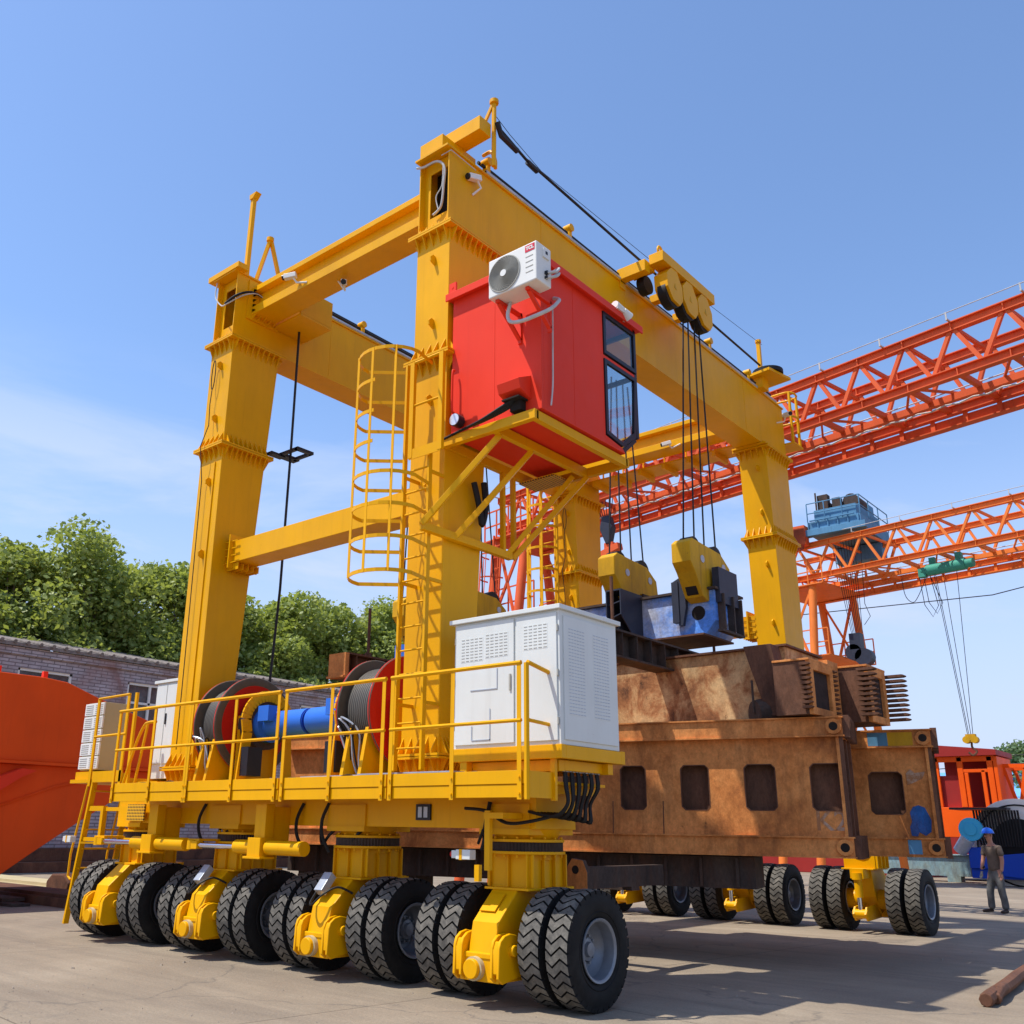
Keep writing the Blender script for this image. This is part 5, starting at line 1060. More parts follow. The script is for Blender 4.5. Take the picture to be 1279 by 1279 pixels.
# ================================================================== TRUSS CRANES BEHIND
def truss_crane(name, label, P0, ang, s0, s1, depth, zb, zt, mat, legs_at, pitch):
    d = Vector((math.cos(ang), math.sin(ang), 0)); n = Vector((-d.y, d.x, 0))
    if n.y < 0: n = -n
    base = Vector((P0[0], P0[1], 0)); t = thing(name, tuple(base + d * ((s0 + s1) / 2)), label, 'gantry crane')
    W = lambda s, b, z: base + d * s + n * b + Vector((0, 0, z))
    for b, off in ((0, 0), (depth, .22)):
        m = MB()
        for z in (zt + off, zb):
            for dz, w, h in ((.095, .17, .025), (-.0, .03, .165), (-.095, .17, .025)): m.beam(W(s0, b, z + dz), W(s1, b, z + dz), w, h)
            k = 0; s = s0
            while s < s1: m.beam(W(s, b, z - .083), W(s, b, z + .083), .15, .02, d); s += pitch
        k = 0; s = s0
        while s < s1 - pitch:
            m.beam(W(s + .05, b, zt + off - .1), W(s + pitch / 2 - .04, b, zb + .1), .085, .085, (0, 0, 1)); m.beam(W(s + pitch / 2 + .04, b, zb + .1), W(s + pitch - .05, b, zt + off - .1), .085, .085, (0, 0, 1)); s += pitch
        m.build('truss_frame', mat, t)
    m = MB(); s = s0; k = 0
    while s < s1 - pitch:
        m.beam(W(s, 0, zb - .02), W(s, depth, zb - .02), .1, .12); m.beam(W(s, 0, zt + .02), W(s, depth, zt + .02), .08, .08)
        m.beam(W(s, 0, zb), W(s + pitch, depth, zb), .05, .05) if k % 2 else m.beam(W(s, depth, zb), W(s + pitch, 0, zb), .05, .05); s += pitch; k += 1
    m.build('cross_bracing', mat, t)
    m = MB(); m.beam(W(s0, depth * .52, zb - .1), W(s1, depth * .52, zb - .1), .14, .16); m.beam(W(s0, depth + .05, zb - .28), W(s1, depth + .05, zb - .28), .05, .24); m.beam(W(s0, depth + .0, zb - .41), W(s1, depth + .0, zb - .41), .22, .03)
    s = s0
    while s < s1: m.beam(W(s, depth - .0, zb - .40), W(s, depth - .0, zb - .1), .04, .1, d); s += pitch * .7
    m.build('runway_beam', mat, t)
    m = MB(); m.tube([W(s0, -.2, zt + .27), W(s1, -.2, zt + .27)], .012, 4); s = s0
    while s < s1: m.beam(W(s, -.2, zt + .1), W(s, -.2, zt + .29), .03, .02); m.beam(W(s, -.2, zt + .12), W(s, 0, zt + .12), .04, .03); s += pitch * 1.4
    m.tube([W(s0, depth * .6, zb + .15), W(s1, depth * .6, zb + .15)], .018, 4)
    m.build('conductor_line', 'conduit', t)
    for sl, kind in legs_at:
        m = MB(); top = zb - .25
        for sa in (-.0, 1.35):
            for b0, b1 in ((-.1, -1.6), (depth + .1, depth + 1.6)): m.cyl(W(sl + sa, b0, top), W(sl + sa * 1.1, b1, 0), .15, 12)
        zz = [top - .1, top * .7, top * .42, top * .15]
        for i, z in enumerate(zz):
            f = (top - z) / top; f2 = (top - zz[min(i + 1, 3)]) / top
            for b0, b1 in ((-.1, -1.6), (depth + .1, depth + 1.6)):
                m.beam(W(sl, b0 + (b1 - b0) * f, z), W(sl + 1.35 + .135 * f, b0 + (b1 - b0) * f, z), .12, .12)
                if i < 3: m.beam(W(sl, b0 + (b1 - b0) * f, z), W(sl + 1.35 + .1 * f2, b0 + (b1 - b0) * f2, zz[i + 1]), .08, .08); m.beam(W(sl + 1.35, b0 + (b1 - b0) * f, z), W(sl, b0 + (b1 - b0) * f2, zz[i + 1]), .08, .08)
            if i: m.beam(W(sl, -.1 - 1.5 * f, z), W(sl, depth + .1 + 1.5 * f, z), .12, .12)
        m.build('leg', mat, t, label='trussed leg frame with landings')
        m = MB()
        for z in (top - .1, top * .74):
            m.beam(W(sl - .5, depth / 2, z), W(sl + 1.9, depth / 2, z), depth + .7, .04)
            for b in (-.3, depth + .3):
                for zz2 in (.5, 1.0): m.beam(W(sl - .5, b, z + zz2), W(sl + 1.9, b, z + zz2), .04, .04)
                for q in range(5): m.beam(W(sl - .5 + q * .6, b, z), W(sl - .5 + q * .6, b, z + 1.0), .04, .04)
        m.build('landing', mat, t)
        m = MB(); q0 = W(sl - .6, -.5, 1.0); q1 = W(sl + .1, -.4, top)
        for off in (0, .4): m.beam(q0 + d * off, q1 + d * off, .05, .06)
        N = 26
        for i in range(N): p = q0.lerp(q1, i / N); m.beam(p, p + d * .4, .025, .025)
        for i in range(3, 13):
            p = q0.lerp(q1, i / 13) + d * .2; pts = [p + d * .38 * math.cos(a) - n * .6 * math.sin(a) for a in [math.pi * j / 8 for j in range(9)]]
            for a, b in zip(pts, pts[1:]): m.beam(a, b, .01, .05)
        for a in (.4, .8, 1.2, 1.7, 2.2, 2.7): m.beam(q0.lerp(q1, 3 / 13) + d * (.2 + .38 * math.cos(a)) - n * .6 * math.sin(a), q0.lerp(q1, 12 / 13) + d * (.2 + .38 * math.cos(a)) - n * .6 * math.sin(a), .03, .01)
        m.build('leg_ladder', mat, t)
    return t, W
AU = R_(169 - 180)
tu, WU = truss_crane('truss_gantry_crane', 'orange-red truss gantry crane, the nearer and higher one behind the yellow crane', (-2.85, 20.40), AU, -16.4, 9.0, 1.85, 11.15, 12.22, 'truss', ((-16.3, 0),), 1.08)
m = MB()
m.tube([WU(-16 + i * .31, .9, 10.86 + .05 * (i % 2)) for i in range(52)], .02, 5)
m.build('festoon_cable', 'conduit', tu)
AL = R_(170 - 180)
tl, WL = truss_crane('truss_gantry_crane', 'bright orange truss gantry crane carrying a blue trolley, farther and lower', (-5.66, 34.15), AL, -9.4, 14.0, 2.65, 11.15, 12.4, 'truss2', ((-8.9, 0),), 1.32)
# blue trolley
t = thing('crane_trolley', (-12.0, 36.4, 12.9), 'blue hoisting trolley with drums and many ropes, on top of the farther truss crane', 'crane trolley')
m = MB(); m.box(-13.0, -11.0, 35.2, 38.4, 12.75, 13.25); m.box(-12.8, -11.2, 35.4, 38.0, 13.3, 13.75); m.box(-13.4, -10.8, 35.0, 35.3, 12.65, 12.9); m.box(-12.9, -11.1, 37.6, 38.2, 12.1, 12.7)
for i in range(6): m.box(-13.0 + i * .38, -12.96 + i * .38, 35.15, 35.2, 12.75, 13.25)
m.box(-12.9, -11.2, 35.1, 35.16, 13.25, 13.3); 
for z in (13.6, 14.0): m.tube([(-13.0, 35.2, z), (-11.0, 35.2, z), (-11.0, 38.4, z)], .025, 5)
for x in (-13.0, -12.33, -11.66, -11.0): m.cyl((x, 35.2, 13.25), (x, 35.2, 14.0), .025, 5)
for y in (36.2, 37.3, 38.4): m.cyl((-11.0, y, 13.25), (-11.0, y, 14.0), .025, 5)
m.box(-11.9, -11.3, 37.0, 37.8, 13.75, 14.2); m.box(-12.6, -12.1, 37.2, 37.9, 13.75, 14.05)
m.build('trolley_frame', 'trolleyblue', t, bev=.01)
m = MB()
for x, z, r in ((-12.5, 13.95, .26), (-12.0, 13.95, .2), (-11.5, 14.0, .3)): m.cyl((x, 35.8, z), (x, 36.9, z), r, 16)
m.box(-12.7, -12.3, 35.6, 35.9, 13.75, 14.4); m.box(-12.1, -11.8, 35.5, 35.8, 13.75, 14.15); m.box(-12.75, -12.7, 35.5, 35.55, 13.75, 14.5)
m.build('hoist_drum', 'darksteel', t)
m = MB(); m.box(-13.6, -13.05, 34.9, 35.3, 12.35, 13.1); m.build('service_cage', 'truss', t)
m = MB()
for i in range(14): m.tube([(-13.6 + i * .04, 34.88, 13.0), (-13.62 + i * .045, 34.88, 12.5), (-13.55 + i * .03, 34.88, 12.1)], .01, 4)
m.build('cable_bundle', 'black', t)
for i in range(9):
    m = MB(); m.cyl((-12.5 + .11 * i, 36.1, 12.7), (-12.1 + .05 * i, 36.1, 8.9), .011, 4); m.build('wire_rope', 'rope', t)
m = MB(); m.tube([(-11.4, 36.1, 12.7), (-11.5, 36.1, 10), (-11.35, 36.1, 9.5), (-11.6, 36.1, 9.2)], .012, 4); m.build('control_cable', 'rope', t)
m = MB(); m.box(-12.15, -11.75, 35.9, 36.3, 8.3, 8.9); m.cyl((-12.05, 35.9, 8.2), (-12.05, 36.3, 8.2), .3, 14); m.cyl((-11.7, 35.9, 8.0), (-11.7, 36.3, 8.0), .32, 14); m.build('hook_block', 'hookdark', t)
# electric hoist
t = thing('electric_hoist', (-8.3, 35.4, 10.6), 'green electric hoist on the lower chord of the farther truss crane, with long ropes', 'electric hoist')
m = MB(); m.cyl((-9.0, 35.4, 10.72), (-7.7, 35.2, 10.72), .2, 18); m.cyl((-7.7, 35.2, 10.72), (-7.45, 35.16, 10.72), .16, 16); m.cyl((-9.2, 35.42, 10.72), (-9.0, 35.4, 10.72), .14, 14); m.box(-8.9, -8.7, 35.3, 35.5, 10.85, 11.15); m.box(-8.0, -7.8, 35.1, 35.4, 10.85, 11.15); m.box(-9.3, -9.05, 35.3, 35.55, 10.5, 10.8); m.build('hoist_body', 'green', t)
for xa, xb in ((-8.75, -8.42), (-8.5, -8.36), (-8.05, -8.30), (-8.8, -8.46)):
    m = MB(); m.cyl((xa, 35.35, 10.6), (xb, 35.4, 4.95), .010, 4); m.build('wire_rope', 'rope', t)
for w, dp in ((-9.9, .9), (-9.3, 1.5), (-9.15, 1.4)):
    m = MB(); m.tube([(w, 35.4, 10.55), (w + .06, 35.4, 10.55 - dp * .7), (w + .28, 35.4, 10.55 - dp), (w + .5, 35.4, 10.55 - dp * .75), (-9.1 + .1 * dp, 35.4, 10.6)], .012, 4); m.build('control_cable', 'rope', t)
m = MB(); m.box(-8.52, -8.22, 35.3, 35.5, 4.72, 4.98); m.cyl((-8.5, 35.28, 4.8), (-8.5, 35.52, 4.8), .12, 10); m.cyl((-8.26, 35.28, 4.8), (-8.26, 35.52, 4.8), .12, 10); m.build('pulley', 'yellow_old', t)
m = MB(); m.tube([(-8.37, 35.4, 4.72), (-8.37, 35.4, 4.55), (-8.25, 35.4, 4.42), (-8.37, 35.4, 4.30), (-8.5, 35.4, 4.4)], .035, 6); m.build('hook', 'rustC', t)
# black hook and red lifting beam under the nearer truss
t = thing('lifting_hook', (-14.3, 23.0, 9.4), 'black hook block holding a red lifting beam, hanging under the nearer truss crane', 'lifting hook')
for i in range(6): m = MB(); m.cyl((-14.85 + .13 * i, 23, 11.2), (-14.6 + .06 * i, 23, 10.6), .014, 4); m.build('wire_rope', 'rope', t)
m = MB(); m.prism([(-14.42, 9.75), (-14.62, 10.25), (-14.52, 10.62), (-14.28, 10.62), (-14.18, 10.25), (-14.3, 9.75)], 'y', 22.85, 23.1); m.build('block_body', 'hookdark', t, bev=.03)
m = MB(); m.beam((-15.1, 23.1, 9.38), (-13.95, 22.9, 9.62), .22, .2); m.box(-14.5, -14.2, 22.9, 23.1, 9.5, 9.8); m.build('lifting_beam', 'truss', t, bev=.01)

# ================================================================== BACKGROUND LEFT
def wall_x(m, x0, x1, ya, yb, za, zb, holes):      # wall facing +x with rectangular openings, split round them
    ys = sorted({ya, yb, *[h[0] for h in holes], *[h[1] for h in holes]})
    for a, b in zip(ys, ys[1:]):
        hs = [h for h in holes if h[0] <= a and b <= h[1]]
        if not hs: m.box(x0, x1, a, b, za, zb)
        else: m.box(x0, x1, a, b, za, hs[0][2]); m.box(x0, x1, a, b, hs[0][3], zb)
t = thing('brick_building', (-37, 40, 0), 'long whitewashed brick building with high windows, below the trees on the left', 'building')
holes = [(15.9 + 4.55 * i, 18.05 + 4.55 * i, 5.3, 7.33) for i in range(12)]; holes = [(a, b, 5.25, 7.25 if i % 2 == 0 else 7.25) for i, (a, b, _, _) in enumerate(holes)]
m = MB(); wall_x(m, -36.35, -36.0, 2, 75, 0, 8.0, holes); m.box(-50, -36.35, 2, 2.3, 0, 8.0); m.build('wall', 'brick', t)
m = MB(); m.add([(-35.75, 1.5, 8.0), (-35.75, 76, 8.0), (-43, 76, 9.6), (-43, 1.5, 9.6), (-35.75, 1.5, 8.14), (-35.75, 76, 8.14), (-43, 76, 9.74), (-43, 1.5, 9.74)], [(0, 1, 2, 3), (4, 7, 6, 5), (0, 4, 5, 1), (1, 5, 6, 2), (2, 6, 7, 3), (3, 7, 4, 0)])
yy = 1.5
while yy < 75:
    m.cyl((-35.68, yy, 8.15), (-36.6, yy, 8.35), .075, 8); yy += .5
m.build('roof', 'tile', t)
m = MB(); m.box(-36.0, -35.88, 2, 75, 7.72, 8.0); m.build('cornice', 'maroon' if 0 else 'brick', t)
for a, b, z0, z1 in holes:
    f = MB(); w = .09
    f.box(-36.2, -36.05, a, a + w, z0, z1); f.box(-36.2, -36.05, b - w, b, z0, z1); f.box(-36.2, -36.05, a, b, z0, z0 + w) ; f.box(-36.2, -36.05, a, b, z1 - w, z1); f.box(-36.19, -36.06, (a + b) / 2 - .05, (a + b) / 2 + .05, z0, z1); f.box(-36.19, -36.06, a, b, z1 - .85, z1 - .76)
    f.box(-36.05, -35.93, a - .1, b + .1, z0 - .1, z0)
    fo = f.build('window_frame', 'acw', t)
    g = MB(); g.box(-36.16, -36.14, a + w, b - w, z0 + w, z1 - w); g.build('window_pane', 'darkglass', fo)
def tree(x, y, H, r, seed, label, mat='leaf', n=9000, group='trees behind the brick building', ls=.30):
    rr = random.Random(seed); t = thing('tree', (x, y, 0), label, 'tree', group)
    m = MB(); m.cyl((x, y, 0), (x + rr.uniform(-.2, .2), y, H * .55), .28, 10, r2=.17); m.cyl((x, y, H * .5), (x, y, H * .9), .14, 8, r2=.03)
    cl = []
    for i in range(58):
        a = rr.uniform(0, 6.28); h = rr.uniform(.26, .95); prof = math.sin(min(1, (h - .2) / .45) * math.pi / 2) * (1 - max(0, h - .62) / .42) ** .6
        rad = r * prof * rr.uniform(.25, 1.0); p = Vector((x + rad * math.cos(a), y + rad * math.sin(a), H * h)); cl.append((p, rr.uniform(.85, 1.5) * r / 3.3))
        if i % 3 == 0: m.cyl((x, y, H * max(.25, h - .2)), p, .055, 6, r2=.015)
    cl.append((Vector((x, y, H * .93)), r * .3)); m.build('trunk', 'bark', t)
    c = MB()
    for k in range(n):
        p, s = rr.choice(cl); v = Vector((rr.gauss(0, 1), rr.gauss(0, 1), rr.gauss(0, 1))).normalized() * s * (rr.random() ** .4); v.z *= .8
        q = p + v; u = Vector((rr.gauss(0, 1), rr.gauss(0, 1), rr.gauss(0, .6))).normalized(); w = u.cross(Vector((rr.gauss(0, 1), rr.gauss(0, 1), rr.gauss(0, 1)))).normalized(); l = ls * rr.uniform(.5, 1.45)
        c.add([q - u * l * .5, q + w * l * .33, q + u * l * .5, q - w * l * .33], [(0, 1, 2, 3)])
    me_o = c.build('crown', mat, t); return t
import types
_fix = bm_fix
def bm_fix(me): pass
kinds = [('tall leafy poplar furthest left behind the brick roof', -44, 14.2, 13.4, 3.9), ('leafy poplar second from the left behind the roof', -43.2, 18.3, 14.3, 3.6), ('broad poplar, the highest of the row behind the brick roof', -43.6, 22.2, 15.5, 4.5), ('poplar just left of the left crane leg', -43, 26.6, 14.9, 4.1),
         ('poplar mostly hidden behind the left crane leg', -44, 30.0, 14.8, 3.4), ('poplar right of the left crane leg, seen past the slack rope', -43.2, 34.0, 14.6, 3.5), ('poplar behind the right rope drum, left of the rod', -43.6, 38.2, 15.0, 3.7), ('poplar behind the upright rod by the ladder', -43, 42.4, 15.6, 3.7), ('poplar partly covered by the ladder leg', -44, 46.6, 16.0, 3.8), ('young tree low against the brick roof', -41.5, 24.6, 11.2, 2.6), ('young tree filling the gap behind the roof edge', -41.5, 32.2, 11.4, 2.7), ('small tree low beside the furthest left poplar', -41.8, 16.4, 11.5, 2.6), ('low tree over the roof, right of the slack rope', -41.6, 40.3, 12.0, 2.9)]
for i, (lb, x, y, H, r) in enumerate(kinds): tree(x, y, H, r * .98, 11 + i, lb, n=24000, ls=.26)
for i, (x, y, H, r) in enumerate(((-13.2, 82, 9.4, 3.4), (-16.4, 84, 8.6, 2.8))): tree(x, y, H, r, 50 + i, ('pale hazy tree above the blue shed roof at the right edge', 'small pale tree behind the end of the blue shed')[i], 'leaf2', 5000, 'hazy trees beyond the blue shed', .32)
bm_fix = _fix
kinds2 = [('round poplar crown filling the row left of the tallest tree', -45.5, 16.5, 13.9, 4.0), ('round poplar crown right behind the tallest tree', -46, 24.5, 15.6, 4.2), ('far poplar crown closing the row behind the slack rope', -46, 36.4, 15.3, 4.0), ('far poplar crown closing the row behind the ladder', -46, 44.8, 16.3, 4.0)]
for i, (lb, x, y, H, r) in enumerate(kinds2): tree(x, y, H - .5, r * .95, 31 + i, lb, n=20000, ls=.26)
def grit():
    m = MB(); rr = random.Random(5)
    for k in range(1500):
        d = rr.random() ** 1.8; y = 4.5 + d * 26; x = -1 - rr.random() * (6 + y * 1.1); r = rr.uniform(.004, .012) if rr.random() < .97 else rr.uniform(.015, .028)
        a = rr.uniform(0, 3); c, q = math.cos(a), math.sin(a)
        vs = [(x + (c * u - q * w) * r, y + (q * u + c * w) * r * .8, z * r) for u, w, z in ((-1, -.6, 0), (1, -.8, 0), (.9, .8, 0), (-.8, 1, 0), (-.4, -.3, .8), (.5, .3, .7))]
        m.add(vs, [(0, 1, 4), (1, 2, 5), (1, 5, 4), (2, 3, 5), (3, 0, 4), (3, 4, 5)])
    o = m.build('gravel', 'grit'); tag(o, 'fine grit and small stones scattered over the concrete yard', 'grit', None, 'stuff')
grit()
# big red steel boom lying at the left
t = thing('red_steel_boom', (-22, 9, 0), 'huge dark red steel boom in two box sections, at the left edge', 'steel boom')
def quadprism(px, y0, y1, name, mat, **k):
    m = MB(); m.prism(px, 'y', y0, y1); return m.build(name, mat, t, **k)
def slab(pl, x0, x1, name, mat):
    m = MB(); m.prism(pl, 'x', x0, x1); return m.build(name, mat, t, bev=.02)
slab([(0, 4.78), (9.86, 4.80), (10.45, 4.75), (11.25, 4.48), (13.6, 3.78), (13.6, 2.96), (0, 2.96)], -24.0, -21.0, 'upper_box', 'redarm')
slab([(13.4, 2.90), (12.07, 2.26), (11.17, 1.70), (10.17, 1.03), (9.56, .60), (8.65, 0), (2, 0), (2, 1.2), (8.6, 2.90)], -23.8, -21.12, 'lower_box', 'redarm')
m = MB(); m.box(-24.0, -20.92, 0, 13.7, 2.90, 2.96); m.build('seam_flange', 'redarm', t)
m = MB(); m.prism([(6, .6), (8.7, 2.0), (9.6, 2.62), (9.9, 2.76), (9.6, 2.80), (8.9, 2.50), (6, 1.4)], 'x', -21.1, -20.75); m.build('curved_stiffener', 'red', t)
m = MB(); m.tube([(-21.1, 8.9, 1.85), (-21.1, 10.5, 2.45), (-21.1, 12.0, 2.80)], .03, 5); m.build('weld_bead', 'redarm', t)
for y, z in ((8.9, 4.8), (9.95, 4.8)): m = MB(); m.box(-21.3, -21.2, y, y + .1, z - .05, z + .16); m.build('lifting_lug', 'red', t)
# scrap on the ground left
sc_g = 'steel scrap lying on the ground at the left'
for i, (x0, x1, y0, y1, h, mt, lb) in enumerate(((-27, -19.5, 10.6, 11.4, .18, 'rustC', 'long flat rusty plate stack nearest the crane, left edge'), (-33, -22.5, 12.6, 13.4, .14, 'beige', 'pale steel strip lying beyond the plate stack'), (-30, -21, 9.9, 10.3, .06, 'darksteel', 'thin dark steel plate lying flat in front of the plate stack'))):
    m = MB(); m.box(x0, x1, y0, y1, 0.0, h); m.box(x0 + .4, x1 - .7, y0 + .1, y1 + .2, h, h + .07); simple('steel_plate', lb, 'steel plate', m, mt, .004, sc_g)
m = MB(); m.prism([(-24.4, 0), (-23.4, 0), (-23.3, .3), (-23.6, .5), (-24.2, .48), (-24.45, .3)], 'y', 12.3, 12.9); simple('rusty_bollard', 'squat rusty casting on the pale strip beside the boarding ladder', 'casting', m, 'rustC', .04)
m = MB(); m.box(-40, -34.5, 5, 40, 0, .35); m.box(-38, -35.2, 6, 39, .35, .8); simple('dark_kerb', 'low dark plinth along the foot of the brick wall', 'plinth', m, 'rustC', .02)

# ================================================================== BACKGROUND RIGHT
t = thing('cable_reel_machine', (-9.0, 42.5, 0), 'deep blue machine with a large grey reel, behind the worker', 'winch machine')
def disc_y(m, x, y0, y1, z, r, n=32): m.cyl((x, y0, z), (x, y1, z), r, n)
m = MB(); disc_y(m, -8.75, 41.9, 42.1, 1.45, 1.68, 48); disc_y(m, -8.75, 43.3, 43.5, 1.45, 1.68, 48); m.build('reel_flange', 'acw', t)
m = MB(); disc_y(m, -8.75, 42.1, 43.3, 1.45, 1.3, 40); m.build('wound_cable', 'black', t)
m = MB(); m.tube([(-8.75 + 1.45 * math.cos(a), 41.88, 1.45 + 1.45 * math.sin(a)) for a in [2 * math.pi * k / 40 for k in range(40)]], .03, 6, True); disc_y(m, -8.75, 41.84, 41.9, 1.45, .95, 32); m.build('reel_hub', 'black', t)
m = MB(); m.prism([(-9.3, 0.35), (-7.0, 0.15), (-7.0, 1.9), (-8.0, 1.9), (-8.3, 1.2), (-9.3, 1.1)], 'y', 41.2, 41.6); m.box(-10.4, -9.4, 41.2, 42.2, .6, 1.35); m.box(-9.6, -6.5, 43.7, 44.0, 0.2, 1.9); m.box(-10.4, -6.5, 41.3, 43.9, .25, .6); m.build('frame', 'deepblue', t, bev=.02)
m = MB(); m.box(-10.9, -8.9, 41.3, 43, 2.72, 2.8); m.build('canopy', 'frame', t)
m = MB()
for i in range(16): m.tube([(-10.1 + i * .1, 41.5, 2.7), (-10.08 + i * .1, 41.5, 2.0), (-9.95 + i * .09, 41.5, 1.4)], .04, 5)
m.build('hanging_hoses', 'black', t)
m = MB(); m.cyl((-10.15, 41.1, 2.0), (-10.15, 40.95, 2.0), .42, 24); m.cyl((-10.15, 40.95, 2.0), (-10.15, 40.90, 2.0), .22, 20); o = m.build('blower', 'cyan', t)
m = MB(); m.cyl((-10.7, 41.3, 1.2), (-10.3, 41.1, 1.7), .25, 14); m.build('duct', 'galv', t)
t = thing('orange_cab_frame', (-10.8, 46, 0), 'bright orange open cab frame with a dark red roof, beyond the box segments', 'machine cab')
m = MB(); m.box(-12.4, -9.7, 45, 47.5, 1.7, 2.9)
for x in (-12.3, -11.35, -10.2): m.box(x, x + .22, 45, 45.15, 2.9, 4.95)
m.box(-12.4, -9.9, 45, 45.15, 4.75, 4.98); m.box(-11.3, -10.2, 45.02, 45.13, 4.3, 4.45); m.box(-11.1, -10.95, 45.02, 45.12, 2.9, 4.3); m.box(-10.45, -10.3, 45.02, 45.12, 2.9, 4.4); m.box(-9.95, -9.8, 45, 47.4, 2.9, 4.95); m.build('frame', 'orange', t, bev=.02)
m = MB(); m.box(-12.3, -10.0, 46.8, 46.9, 2.9, 4.9); m.box(-12.2, -11.3, 45.2, 45.3, 2.9, 4.2); m.build('inner_panel', 'maroon', t)
m = MB(); m.prism([(-12.9, 4.98), (-9.75, 4.98), (-9.75, 5.2), (-12.9, 5.55)], 'y', 44.8, 47.6); m.build('roof', 'maroon', t)
m = MB(); m.box(-12.4, -9.6, 45, 47.5, 0.4, 1.7); m.build('base', 'maroon', t)
t = thing('orange_truss', (-8.8, 47, 0), 'short orange lattice truss standing right of the orange cab frame', 'truss')
m = MB()
for yb in (46, 48):
    m.beam((-9.9, yb, 4.6), (-7.7, yb, 4.55), .16, .16); m.beam((-10, yb, 2.7), (-7.2, yb, 2.7), .16, .16)
    for a, b in ((-9.8, -9.4), (-9.0, -9.4), (-9.0, -8.6), (-8.2, -8.6), (-8.2, -7.6)): m.beam((a, yb, 4.55), (b, yb, 2.75), .12, .12)
m.beam((-9.9, 46, 4.6), (-9.9, 48, 4.6), .12, .12); m.beam((-7.7, 46, 4.55), (-7.7, 48, 4.55), .12, .12)
for x in (-9.8, -7.5): m.box(x, x + .3, 46, 48, 0, 2.7)
m.build('lattice', 'orange', t)
t = thing('blue_roofed_shed', (-12, 84, 0), 'long low shed with a light blue roof, far away at the right edge', 'shed')
m = MB(); m.box(-24, 6, 80, 92, 0, 4.4); m.build('wall', 'beige', t)
m = MB(); m.add([(-24.5, 79, 4.4), (7, 79, 4.4), (7, 86, 6.6), (-24.5, 86, 6.6), (-24.5, 79, 4.5), (7, 79, 4.5), (7, 86, 6.7), (-24.5, 86, 6.7)], [(0, 3, 2, 1), (4, 5, 6, 7), (0, 1, 5, 4), (1, 2, 6, 5), (2, 3, 7, 6), (3, 0, 4, 7)]); m.build('roof', 'shedblue', t)
m = MB(); m.box(-24.5, 7, 78.9, 79, 4.1, 4.42); m.build('fascia', 'white', t)
m = MB(); m.box(-15.5, -10.9, 43.2, 43.8, .22, 1.0); m.box(-15.5, -10.9, 43.1, 43.9, 1.0, 1.05); m.box(-15.0, -14.5, 43.2, 43.8, 0, .22); m.box(-11.8, -11.3, 43.2, 43.8, 0, .22); simple('stained_girder', 'teal and rust stained girder lying behind the far right wheels', 'girder', m, 'gluesteel', .01)
m = MB(); m.box(-22, -13.5, 47, 49, .0, 2.3); simple('red_container', 'dark red low container seen under the box segments', 'container', m, 'maroon', .03)
m = MB(); m.tube([(-3.06, 12.02, .07), (-3.07, 12.3, .085), (-3.12, 12.9, .075), (-3.14, 13.5, .095), (-3.22, 14.2, .085), (-3.25, 15.0, .10)], .072, 8); m.tube([(-3.02, 12.25, .06), (-3.05, 12.6, .11), (-3.12, 13.1, .09)], .06, 7); simple('scrap_bar', 'rust-brown scrap bar lying on the concrete at the lower right corner', 'scrap bar', m, 'rustC', .01)
for i, (x, y, z) in enumerate(((0, 60, 18), )):
    m = MB(); m.tube([(-30, 60, 15.5), (-12, 60, 15.0), (20, 60, 19.5)], .03, 4); simple('power_line', 'thin power line sloping across the sky above the blue trolley', 'power line', m, 'rope')
for k, zz in enumerate((6.9, 7.5)):
    m = MB(); m.tube([(-30, 78, zz - .8), (-12, 78, zz), (10, 78, zz + .3)], .03, 4); simple('power_line', ('lower of two thin wires in front of the blue shed', 'upper of two thin wires in front of the blue shed')[k], 'power line', m, 'rope')

# ================================================================== WORKER
def skin_obj(name, pts, edges, mat, parent, sub=2):
    me = bpy.data.meshes.new(name); base = Vector(parent['_w']) if parent else Vector((0, 0, 0))
    me.from_pydata([Vector(p[:3]) for p in pts], edges, []); o = bpy.data.objects.new(name, me); COL.objects.link(o); me.materials.append(M[mat])
    sk = o.modifiers.new('skin', 'SKIN'); sk.use_smooth_shade = True
    for i, p in enumerate(pts):
        r = p[3]; me.skin_vertices[0].data[i].radius = (r, p[4] if len(p) > 4 else r)
    me.skin_vertices[0].data[0].use_root = True
    s = o.modifiers.new('sub', 'SUBSURF'); s.levels = sub; s.render_levels = sub
    if parent: o.parent = parent
    return o
WP = Vector((-6.22, 26.75, 0)); FACE = R_(-20)
person = thing('person', tuple(WP), 'man in grey-brown t-shirt, grey trousers and blue hard hat, standing with head turned', 'person')
person.rotation_euler.z = R_(-28); person.scale = (1.04, 1.04, 1.04)
